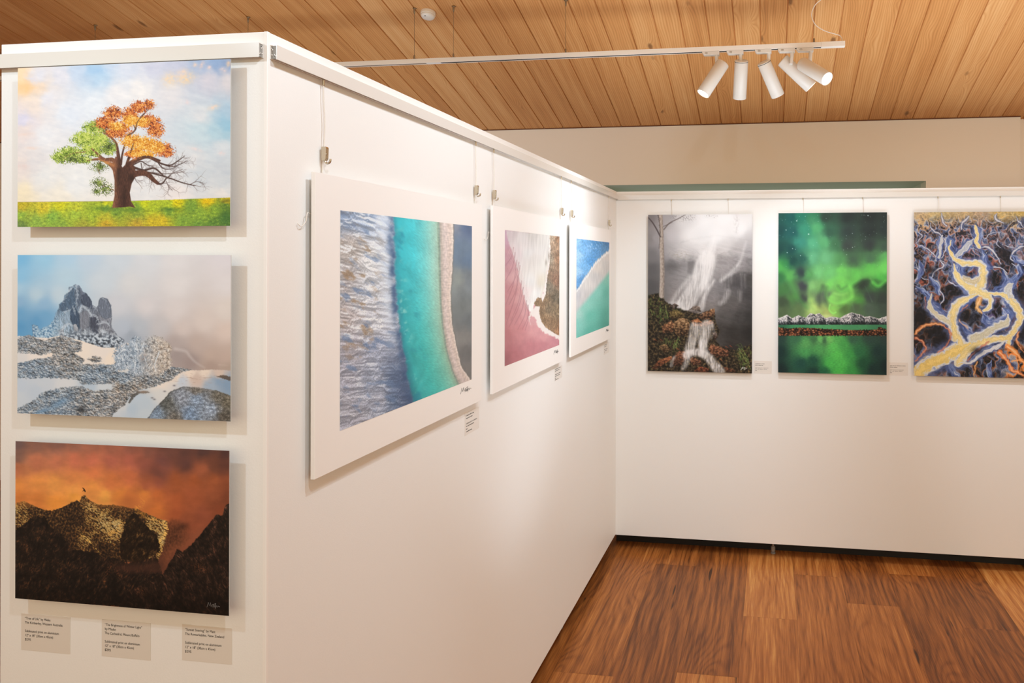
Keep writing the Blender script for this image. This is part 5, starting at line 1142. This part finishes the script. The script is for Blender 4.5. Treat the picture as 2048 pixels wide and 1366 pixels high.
# ================================================================= prints
def ink_sheet(name, art, gain, origin, du, dv, mat_, parent):
    """lattice of coloured points: origin = top left corner, du / dv = full width and height vectors"""
    w, h = art.w, art.h
    u, v = np.meshgrid(np.linspace(0, 1, w), np.linspace(0, 1, h))
    o = np.array(origin); P = o + u[..., None] * np.array(du) + v[..., None] * np.array(dv)
    me = bpy.data.meshes.new(name)
    me.vertices.add(w * h); me.vertices.foreach_set('co', P.reshape(-1).astype(np.float32))
    i = (np.arange(h - 1)[:, None] * w + np.arange(w - 1)[None]).reshape(-1)
    q = np.stack([i, i + w, i + w + 1, i + 1], -1)
    nf = len(q)
    me.loops.add(nf * 4); me.loops.foreach_set('vertex_index', q.reshape(-1).astype(np.int32))
    me.polygons.add(nf); me.polygons.foreach_set('loop_start', (np.arange(nf) * 4).astype(np.int32)); me.polygons.foreach_set('loop_total', np.full(nf, 4, np.int32))
    me.update(calc_edges=True)
    s = np.clip(art.img, 0, 1)
    c = np.where(s <= .04045, s / 12.92, ((s + .055) / 1.055) ** 2.4)
    c = np.clip(c * np.array(gain), .0, .93)
    at = me.color_attributes.new('ink', 'FLOAT_COLOR', 'POINT')
    at.data.foreach_set('color', np.concatenate([c.reshape(-1, 3), np.ones((w * h, 1))], 1).reshape(-1).astype(np.float32))
    me.materials.append(mat_)
    ob = bpy.data.objects.new(name, me); C.objects.link(ob)
    ob.parent = parent; ob.matrix_parent_inverse = Matrix.Translation(-Vector(parent.location))
    return ob

def stroke_mesh(bm, pts, r, n=5):
    add_tube(bm, pts, r, n)

# --- three metal prints on the end panel
SA = .026
def metal_print_front(label, cat, xc, zc, w, h, art, gain, ypanel, stand, group, thick=.0016, inset=.045):
    t = thing('metal_print', label, cat, (xc, ypanel - stand, zc - h / 2), group)
    yf = ypanel - stand
    bm = new_bm(); add_box(bm, xc - w / 2, xc + w / 2, yf, yf + thick, zc - h / 2, zc + h / 2); obj('aluminium_sheet', bm, M_alu, t)
    ink_sheet('printed_image', art, gain, (xc - w / 2, yf - .0003, zc + h / 2), (w, 0, 0), (0, 0, -h), M_gloss, t)
    bm = new_bm(); i = inset; b = .022
    x0, x1, z0, z1 = xc - w / 2 + i, xc + w / 2 - i, zc - h / 2 + i, zc + h / 2 - i
    ya, yb = yf + thick + .0002, ypanel - .0004
    for q in ((x0, x1, z1 - b, z1), (x0, x1, z0, z0 + b), (x0, x0 + b, z0 + b, z1 - b), (x1 - b, x1, z0 + b, z1 - b)):
        add_box(bm, q[0], q[1], ya, yb, q[2], q[3])
    obj('backing_frame', bm, M_back, t)
    return t
G = GAINS
metal_print_front('print of a lone green and orange tree on grass, topmost on the left panel', 'photo print', -1.1755, 1.8620, .4425, .2985, paint_tree(), G['tree'], PY_A, SA, 'landscape metal prints on the left panel')
metal_print_front('print of a snowy crag and frosted bushes, middle one on the left panel', 'photo print', -1.1745, 1.5115, .4435, .2975, paint_snow(), G['snow'], PY_A, SA, 'landscape metal prints on the left panel')
p3 = metal_print_front('print of dark mountains under orange sunset sky, lowest on the left panel', 'photo print', -1.1775, 1.1625, .4450, .2955, paint_sunset(), G['sunset'], PY_A, SA, 'landscape metal prints on the left panel')
def scribble(name, parent, m, fn, segs, r):
    bm = new_bm()
    for s in segs: stroke_mesh(bm, [fn(*p) for p in s], r)
    return obj(name, bm, m, parent)
sig = [[(0, 0), (.12, 1), (.2, .3), (.3, 1), (.36, .1)], [(.36, .3), (.46, .5), (.5, .05), (.55, .6), (.58, .05)], [(.45, .62), (.75, .8)], [(.6, .5), (.64, .05), (.68, .55), (.7, .1)], [(.72, .9), (.74, -.2)], [(.76, .1), (.84, .5), (.88, .1), (.95, .4), (1.1, .25)]]
yfs = PY_A - SA - .0006
scribble('signature', p3, M_sign, lambda a, b: (-.9985 + a * .0235, yfs, 1.0275 + b * .009), sig, .00028)

# --- three tall metal prints on the rear panel
SC = .020
w1 = metal_print_front('tall print of a misty waterfall over orange rocks, leftmost on the rear panel', 'photo print', -.4060, 1.4690, .6025, .9105, paint_waterfall(), G['waterfall'], PY_C, SC, 'tall metal prints on the rear panel', .003, .07)
metal_print_front('tall print of green aurora above snowy mountains, centre of the rear panel', 'photo print', .3394, 1.4760, .5945, .9055, paint_aurora(), G['aurora'], PY_C, SC, 'tall metal prints on the rear panel', .003, .07)
metal_print_front('tall print of yellow braided river channels, rightmost on the rear panel', 'photo print', 1.0830, 1.4755, .6040, .9040, paint_braided_river(), G['braided_river'], PY_C, SC, 'tall metal prints on the rear panel', .003, .07)

# --- three mounted prints on the long panel
SB = .022
def mounted_print(label, y0, y1, z0, z1, iy0, iy1, iz0, iz1, art, gain):
    t = thing('mounted_print', label, 'photo print', (PX + SB, (y0 + y1) / 2, z0), 'white mounted prints on the long panel')
    bm = new_bm(); add_box(bm, PX + SB - .0085, PX + SB, y0, y1, z0, z1); obj('mount_board', bm, M_board, t, bevel=.0008)
    ink_sheet('printed_image', art, gain, (PX + SB + .0004, iy0, iz1), (0, iy1 - iy0, 0), (0, 0, iz0 - iz1), M_matte, t)
    bm = new_bm(); b = .03; i = .08
    a, c, d, e = y0 + i, y1 - i, z0 + i, z1 - i
    for q in ((a, c, e - b, e), (a, c, d, d + b), (a, a + b, d + b, e - b), (c - b, c, d + b, e - b)):
        add_box(bm, PX + .0004, PX + SB - .0087, q[0], q[1], q[2], q[3])
    obj('backing_frame', bm, M_back, t)
    n = scribble('signature', t, M_ink2, lambda u, v: (PX + SB + .0003, iy1 - .085 + u * .075, iz0 - .030 + v * .016), sig, .0006)
    return t
mounted_print('white mounted aerial print of turquoise water between sand banks, nearest on the long panel', 1.4460, 2.3660, 1.2230, 1.8245, 1.5390, 2.2800, 1.2990, 1.7550, paint_aerial_reef(), G['aerial_reef'])
mounted_print('white mounted aerial print of a pink lake and brown land, second along the long panel', 2.4640, 3.3510, 1.2250, 1.8300, 2.5825, 3.2850, 1.2995, 1.7555, paint_pink_lake(), G['pink_lake'])
mounted_print('white mounted aerial print of blue and mint shallows, beside the panel corner', 3.4870, 4.3890, 1.2240, 1.8265, 3.5860, 4.3420, 1.3000, 1.7560, paint_blue_shore(), G['blue_shore'])

# ================================================================= hanging cables
hook_specs = [(1.5003, 1.8680, 'hanger with nickel hook above the near top corner of the turquoise print'), (2.3505, 1.8700, 'hanger with nickel hook above the far top corner of the turquoise print'),
              (2.5130, 1.8700, 'hanger with nickel hook above the near top corner of the pink lake print'), (3.3712, 1.8690, 'hanger with nickel hook above the far top corner of the pink lake print'),
              (3.5477, 1.8700, 'hanger with nickel hook above the near top corner of the mint shallows print'), (4.4042, 1.8700, 'hanger with nickel hook beside the panel corner, above the mint shallows print')]
HX = PX + .0075
def smooth_path(pts, n=6):
    return [Vector(p) for p in spline([tuple(q) for q in pts], n)]
for k, (y, zh, lab) in enumerate(hook_specs):
    t = thing('picture_hanger', lab, 'picture hanger', (HX, y, zh - .02), 'hook hangers on the long panel')
    bow = .004 if k % 2 == 0 else .002
    bm = new_bm(); add_tube(bm, smooth_path([(HX, y - .0012, 2.0175), (HX, y - .001 + bow * .2, 1.975), (HX, y + bow, 1.93), (HX, y + .001, zh + .012), (HX - .002, y, zh - .02), (HX - .004, y, 1.80), (HX - .004, y + .004, 1.76)]), .0011, 6); obj('cable', bm, M_cord, t, smooth=True)
    bm = new_bm(); add_lathe(bm, [(.0018, 0), (.0024, .001), (.0024, .011), (.0016, .012), (.0016, .017)], (HX, y - .0012, 2.0045), (0, 0, 1), 12); obj('cable_clip', bm, M_steel, t)
    bm = new_bm()
    prof = [(-.006, .013), (.0045, .013), (.006, .010), (.0048, -.012), (.002, -.0155), (-.005, -.0155), (-.006, -.012)]
    add_prism(bm, [(HX + .002 + a * .9 + .001, zh + b) for a, b in prof], 'y', y - .0052, y + .0052)
    o = obj('hook_body', bm, M_steel, t, bevel=.0012)
    bm = new_bm()
    add_tube(bm, smooth_path([(HX + .003, y + .0005, zh - .010), (HX + .003, y + .0005, zh - .0165), (HX + .007, y + .001, zh - .0205), (HX + .0125, y + .0015, zh - .018), (HX + .0145, y + .0015, zh - .0115)], 5), [.0022] * 20 + [.0019], 8)
    obj('hook', bm, M_steel, t, smooth=True)
    bm = new_bm(); add_tube(bm, [(HX + .0042, y - .0035, zh - .002), (HX + .0098, y - .0035, zh - .002)], .0022, 10); obj('set_screw', bm, M_steel, o)
    if k in (0, 2):
        ye = 1.446 if k == 0 else 2.464
        bm = new_bm(); add_tube(bm, smooth_path([(PX + .006, ye + .03, 1.735), (PX + .0075, ye - .001, 1.745), (PX + .009, ye - .010, 1.728), (PX + .006, ye - .021, 1.717), (PX + .0035, ye - .030, 1.722)]), .0008, 6); obj('cable_tail', bm, M_cord, t, smooth=True)
cab = [(-.5715, -.406, 'cable holding the waterfall print, left one of its pair'), (-.2441, -.406, 'cable holding the waterfall print, right one of its pair'), (.1790, .34, 'cable holding the aurora print, left one of its pair'),
       (.5058, .34, 'cable holding the aurora print, right one of its pair'), (.9095, 1.08, 'cable holding the braided river print, left one of its pair'), (1.2348, 1.08, 'cable holding the braided river print, right one of its pair')]
for x, _, lab in cab:
    t = thing('hanging_cable', 'thin ' + lab, 'hanging cable', (x, PY_C - .0075, 1.84), 'cables on the rear panel')
    yc = PY_C - .0075
    bm = new_bm(); add_tube(bm, smooth_path([(x, yc, 2.0155), (x + .002, yc, 1.985), (x + .003, yc, 1.95), (x + .0032, yc + .002, 1.90), (x + .0032, yc + .003, 1.84)]), .0012, 6); obj('cable', bm, M_cord, t, smooth=True)
    bm = new_bm(); add_lathe(bm, [(.0018, 0), (.0026, .001), (.0026, .010), (.0016, .012)], (x, yc, 2.0035), (0, 0, 1), 12); obj('cable_clip', bm, M_steel, t)

# ================================================================= labels
def text_mesh(name, lines, size, lead, fn, m, parent, width=None):
    """lettering; fn maps (right, up) label coordinates to the world"""
    bm = new_bm()
    for i, s in enumerate(lines):
        if not s: continue
        if s.startswith('~'):                       # words too small to read in the photograph: bare strokes of the same length
            x = 0
            for wlen in s[1:].split(','):
                wl = float(wlen) * size
                vs = [bm.verts.new(fn(a, b - i * lead)) for a, b in ((x, size * .08), (x + wl, size * .08), (x + wl, size * .40), (x, size * .40))]
                bm.faces.new(vs); x += wl + size * .35
            continue
        cu = bpy.data.curves.new('t', 'FONT'); cu.body = s; cu.size = size; cu.resolution_u = 3
        ob = bpy.data.objects.new('t', cu); C.objects.link(ob)
        dg = bpy.context.evaluated_depsgraph_get(); me = bpy.data.meshes.new_from_object(ob.evaluated_get(dg))
        k = 1. if width is None or width[i] is None else width[i] / max(v.co.x for v in me.vertices)
        base = [bm.verts.new(fn(v.co.x * k, v.co.y - i * lead)) for v in me.vertices]
        for p in me.polygons:
            try: bm.faces.new([base[q] for q in p.vertices])
            except ValueError: pass
        bpy.data.objects.remove(ob); bpy.data.meshes.remove(me); bpy.data.curves.remove(cu)
    me = bpy.data.meshes.new(name); bm.to_mesh(me); bm.free(); me.materials.append(m)
    o = bpy.data.objects.new(name, me); C.objects.link(o); o.parent = parent
    o.matrix_parent_inverse = Matrix.Translation(-Vector(parent.location))
    return o

def wall_label_front(label, x0, x1, z0, z1, yp, lines, size, lead, mfilm, group, tx, tz, width=None):
    t = thing('wall_label', label, 'label', ((x0 + x1) / 2, yp, z0), group)
    bm = new_bm(); add_box(bm, x0, x1, yp - .0006, yp - .0001, z0, z1); obj('label_film', bm, mfilm, t)
    text_mesh('printed_text', lines, size, lead, lambda a, b: (x0 + tx + a, yp - .0009, z1 - tz + b), M_ink, t, width)
    return t
LA = 'labels below the left panel prints'
tail = ['Sublimated print on aluminium', '12" x 18" (30cm x 45cm)', '$295']
wq = [.0745, .0620, .0130]
wall_label_front('leftmost of three text labels under the sunset print, about the tree picture', -1.4140, -1.3065, .9050, .9745, PY_A, ['\u201cTree of Life\u201d by Mieke', 'The Kimberley, Western Australia', ''] + tail, .0066, .0081, M_film, LA, .0085, .0105, [.0560, .0825, None] + wq)
wall_label_front('middle of three text labels under the sunset print, about the snowy crag picture', -1.2382, -1.1347, .9075, .9765, PY_A, ['\u201cThe Brightness of Winter Light\u201d', 'by Mieke', 'The Cathedral, Mount Buffalo', ''] + tail, .0066, .0079, M_film, LA, .0065, .0115, [.0790, .0235, .0735, None] + wq)
wall_label_front('rightmost of three text labels under the sunset print, about the sunset picture', -1.0692, -.9675, .9140, .9800, PY_A, ['\u201cSunset Soaring\u201d by Matt', 'The Remarkables, New Zealand', ''] + tail, .0066, .0081, M_film, LA, .0060, .0110, [.0620, .0800, None] + wq)
LC = 'labels beside the rear panel prints'
wall_label_front('tiny white text label right of the waterfall print', -.0940, .0065, 1.0120, 1.0840, PY_C, ['~.4,4.2,.8,2.4', '~1.6,1.0,2.2,1.6', '', 'Sublimated print on aluminium', '24" x 36" (60cm x 90cm)', '~1.6'], .0060, .0078, M_card, LC, .0070, .0180, [None, None, None, .0740, .0660, None])
wall_label_front('tiny white text label right of the aurora print', .6495, .7540, 1.0200, 1.0925, PY_C, ['~2.0,1.6,1.2,4.0,1.0,2.4', '~3.2,3.0', '', 'Sublimated print on aluminium', '24" x 36" (60cm x 90cm)', '~1.8'], .0060, .0078, M_card, LC, .0075, .0200, [None, None, None, .0740, .0660, None])
LB = 'labels below the long panel prints'
def wall_label_side(label, y0, y1, z0, z1, lines, size, lead, ty, tz, width=None):
    t = thing('wall_label', label, 'label', (PX, (y0 + y1) / 2, z0), LB)
    bm = new_bm(); add_box(bm, PX + .0001, PX + .0006, y0, y1, z0, z1); obj('label_film', bm, M_card, t)
    text_mesh('printed_text', lines, size, lead, lambda a, b: (PX + .0009, y0 + ty + a, z1 - tz + b), M_ink, t, width)
wall_label_side('small text label below the far end of the turquoise print', 2.2815, 2.4020, 1.1290, 1.1955, ['~.5,3.0,2.4,1.0,2.0', '~2.4,2.6,2.6', '', 'Sublimated print on aluminium', '~1.4,.8,1.4,3.0,2.4', '~1.6', '~5.0,2.2'], .0062, .0080, .011, .0100, [None, None, None, .090, None, None, None])
wall_label_side('small text label below the far end of the pink lake print', 3.2930, 3.4165, 1.1445, 1.1975, ['~.5,3.4,3.4,1.0,2.6', '~3.0,2.6,3.4', '', '~4.6,2.2,1.0,3.6', '~1.4,.8,1.4,3.0,2.4', '~1.6', '~5.0,2.2'], .0072, .0074, .006, .0060)
wall_label_side('small text label below the far end of the mint shallows print', 4.3080, 4.4520, 1.1405, 1.1975, ['~.5,3.0,2.4,1.0,2.0', '~2.4,2.6,2.6', '', '~4.6,2.0,1.0,3.6', '~1.4,.8,1.4,3.0,2.4', '~1.6'], .0070, .0078, .010, .0080)

# ================================================================= lighting track, heads and suspension
TY = 3.843
tr = thing('lighting_track', 'long white suspended lighting track below the timber ceiling', 'lighting track', (-1.6, TY, 2.649))
zb, zt_ = 2.6520, 2.6735
bm = new_bm(); hw = .0170; sl = .0085
prof = [(-hw, zb), (-hw, zt_), (hw, zt_), (hw, zb), (sl, zb), (sl, zb + .013), (-sl, zb + .013), (-sl, zb)]
add_prism(bm, [(TY + a, b) for a, b in prof], 'x', -1.645, .2285); obj('track_channel', bm, M_track, tr)
bm = new_bm(); add_prism(bm, [(TY + a, b) for a, b in prof], 'x', -4.3, -1.7227); obj('track_channel', bm, M_track, tr)
bm = new_bm(); add_box(bm, -1.645, .2285, TY - sl + .0003, TY + sl - .0003, zb + .0006, zb + .0128); obj('slot_lining', bm, M_slot, tr)
bm = new_bm(); add_box(bm, -4.3, -1.7227, TY - sl + .0003, TY + sl - .0003, zb + .0006, zb + .0128); obj('slot_cover', bm, M_fitting, tr)
bm = new_bm(); add_box(bm, -1.7226, -1.6451, TY - hw - .0006, TY + hw + .0006, zb - .0006, zt_ + .0006); obj('joiner', bm, M_track, tr, bevel=.0008)
bm = new_bm(); add_box(bm, .2286, .3367, TY - hw - .0008, TY + hw + .0008, zb - .0008, zt_ + .0008); obj('end_feed', bm, M_track, tr, bevel=.001)

heads = [  # adapter span, stem x, back centre, aim vector, label, lit power
    ((-.3245, -.2435), -.2570, (-.2268, TY, 2.5960), (-.085, -.041, -.142), 'leftmost spotlight on the track, tilted left with its lit lens showing', .183),
    ((-.2091, -.1301), -.1440, (-.1394, TY, 2.6070), (-.012, .080, -.165), 'second spotlight from the left on the track, hanging nearly upright', .184),
    ((-.0762, .0008), -.0120, (-.0360, TY, 2.5960), (.068, .070, -.149), 'third spotlight on the track, tilted slightly right, lens turned away', .178),
    ((.0310, .1095), .0960, (.0525, TY + .032, 2.6080), (.130, .010, -.126), 'fourth spotlight on the track, tilted right with a glowing rim', .186),
    ((.1164, .1943), .1810, (.1405, TY - .038, 2.5700), (.108, -.105, -.098), 'rightmost spotlight on the track, glaring lit lens facing the camera', .178)]
HEADS = []
for (a0, a1), sxm, back, aim, lab, ln in heads:
    t = thing('track_spotlight', lab, 'spotlight', (sxm, TY, zb - .018), 'white track spotlights')
    bm = new_bm()
    add_prism(bm, [(a0, zb - .0003), (a0, zb - .007), (a0 + .008, zb - .0165), (a1 - .002, zb - .0185), (a1, zb - .016), (a1, zb - .0003)], 'y', TY - .0165, TY + .0165)
    ad = obj('adapter', bm, M_white, t, bevel=.0012)
    bm = new_bm(); add_tube(bm, [(a0 + .020 + .0055 * math.cos(q), TY - .0172, zb - .0085 + .0028 * math.sin(q)) for q in [k * math.pi / 6 for k in range(13)]], .0006, 5); obj('latch_slot', bm, M_fitting, ad)
    d = Vector(aim).normalized(); b = Vector(back)
    joint = b + d * ln * .22
    # the body swings clear of its stem, on the side away from the camera or before it
    R = .0322
    bm = new_bm()
    off = R + .004
    side = -1 if aim[1] <= 0.03 else 1
    jy = TY - off * 0
    bodyshift = Vector((0, 0, 0))
    add_tube(bm, [(sxm, TY - .004, zb - .018), (sxm, TY - .004, zb - .030), (joint.x * .35 + sxm * .65, TY - .004, joint.z)], .0085, 14)
    obj('stem', bm, M_white, t, smooth=False)
    bm = new_bm()
    prof = [(.0, 0), (R - .004, 0), (R - .001, .0015), (R, .005), (R, ln - .001), (R - .0012, ln), (R - .003, ln), (R - .003, ln - .016), (R - .003, ln - .0165), (.0, ln - .0166)]
    add_lathe(bm, prof, b, d, 40)
    body = obj('lamp_body', bm, M_white, t, smooth=True)
    for p in body.data.polygons: p.use_smooth = True
    bm = new_bm(); add_lathe(bm, [(.0, 0), (R - .0035, 0), (R - .0035, .002), (.0, .0021)], b + d * (ln - .0145), d, 32); obj('lens', bm, M_lens, body)['label'] = 'glowing white lamp lens'
    if aim[1] > .05:
        bm = new_bm(); add_lathe(bm, [(R - .0005, 0), (R + .0004, .0003), (R + .0004, .0022), (R - .0005, .0025)], b + d * .0055, d, 40); obj('shadow_gap', bm, M_slot, body)
    HEADS.append((b + d * (ln + .004), d))

def suspension(x, zf, lab, ztop=None):
    y = TY; zc = ceil_z(y)
    t = thing('suspension_wire', lab, 'suspension wire', (x, y, zt_), 'track suspension wires')
    bm = new_bm(); add_tube(bm, [(x, y, zt_ + .004), (x, y, zc - .020)], .0009, 6); obj('wire', bm, M_wire, t)
    bm = new_bm(); add_lathe(bm, [(.0105, 0), (.0105, .003), (.005, .005)], (x, y + .004, zc + .0002), (0, .25, -1), 16)
    add_lathe(bm, [(.0048, 0), (.0048, .016), (.0030, .026), (.0012, .030)], (x, y, zc - .003), (0, 0, -1), 14)
    obj('ceiling_fitting', bm, M_fitting, t)
    bm = new_bm(); add_lathe(bm, [(.0042, 0), (.0042, .020), (.002, .024)], (x, y, zt_ - .0002), (0, 0, 1), 14); add_box(bm, x + .0035, x + .013, y - .003, y + .003, zt_ + .0005, zt_ + .005)
    obj('track_clip', bm, M_fitting, t)
suspension(-3.640, 0, 'suspension fitting at far left above the left panel')
suspension(-2.720, 0, 'suspension fitting above the corner of the left panel')
suspension(-1.7885, 0, 'suspension wire left of the smoke detector')
suspension(-1.5790, 0, 'suspension wire right of the smoke detector')
suspension(-.9975, 0, 'suspension wire with a fitting cut by the top edge of the photo')
suspension(.1966, 0, 'suspension wire ending on the track above the rightmost spotlights')

# ceiling normal
cn = Vector((0, -.261, -1)).normalized()
t = thing('smoke_detector', 'round white smoke detector on the timber ceiling between two wires', 'smoke detector', (-1.7325, 3.872, ceil_z(3.872) - .03))
o0 = Vector((-1.7325, 3.885, ceil_z(3.885)))
bm = new_bm(); add_lathe(bm, [(.0, -.001), (.0365, -.001), (.0375, .004), (.0372, .016), (.0355, .019)], o0, cn, 48); obj('base_ring', bm, M_plastic, t, smooth=False)
bm = new_bm(); add_lathe(bm, [(.0352, .0185), (.0345, .024), (.030, .031), (.018, .0345), (.0, .035)], o0, cn, 48); cover = obj('cover', bm, M_plastic, t, smooth=True)
bm = new_bm(); add_lathe(bm, [(.0, .0), (.0035, .0), (.0032, .0012), (.0, .0013)], o0 + cn * .0325 + Vector((-.004, -.021, .0045)), cn, 14); obj('indicator', bm, M_slot, cover)

# flex feeding the track from the ceiling
bm = new_bm()
FY = TY - .030
flex = [(.2600, FY, ceil_z(FY) + .002), (.2450, FY, 2.885), (.2000, FY, 2.843), (.1840, FY, 2.798), (.2010, FY, 2.752), (.2440, FY + .004, 2.722), (.2900, FY + .016, 2.709), (.3120, TY - .006, 2.703), (.3230, TY - .001, 2.690), (.3240, TY, 2.6738)]
add_tube(bm, smooth_path(flex, 6), .0021, 8)
tag(obj('power_flex', bm, M_cord, smooth=True), 'thin white power flex looping from ceiling to right end of the track', 'cable')

# ================================================================= light
W = bpy.data.worlds.new('room'); bpy.context.scene.world = W; W.use_nodes = True
bg = W.node_tree.nodes['Background']; bg.inputs[0].default_value = AMBCOL + (1,); bg.inputs[1].default_value = AMB

def spot(name, loc, target, power, angle, blend, col=(1., .93, .84), size=.025):
    l = bpy.data.lights.new(name, 'SPOT'); l.energy = power; l.spot_size = math.radians(angle); l.spot_blend = blend; l.color = col; l.shadow_soft_size = size
    o = bpy.data.objects.new(name, l); C.objects.link(o); o.location = loc
    o.rotation_euler = (Vector(target) - Vector(loc)).to_track_quat('-Z', 'Y').to_euler()
    return o
for nm, loc, tgt, pw, an, bl, col in SPOTS:
    spot(nm, loc, tgt, pw, an, bl, col, .7 if nm.startswith('uplight') else .025)
for (p, d), (pw, an, col) in zip(HEADS, HEADPOW):
    spot('track_beam', p, p + d, pw, an, .8, col)

# ================================================================= camera and view
cam = bpy.data.cameras.new('camera'); co = bpy.data.objects.new('camera', cam); C.objects.link(co)
F_PX, CXP, CYP, YAW, ROLL = 1608.65, 1273.5, 523.7, .1652, .0023
cam.sensor_fit = 'HORIZONTAL'; cam.sensor_width = 36; cam.lens = F_PX / 2048 * 36
cam.shift_x = -(CXP - 1024) / 2048; cam.shift_y = (CYP - 683) / 2048
cam.clip_start = .05
co.location = (0, 0, EYE)
co.matrix_world = Matrix.Translation((0, 0, EYE)) @ Matrix.Rotation(YAW, 4, 'Z') @ Matrix.Rotation(math.pi / 2, 4, 'X') @ Matrix.Rotation(ROLL, 4, 'Z')
S = bpy.context.scene; S.camera = co
S.view_settings.view_transform = 'Standard'; S.view_settings.look = 'None'; S.view_settings.exposure = EXPO; S.view_settings.gamma = 1; S.view_settings.use_curve_mapping = False
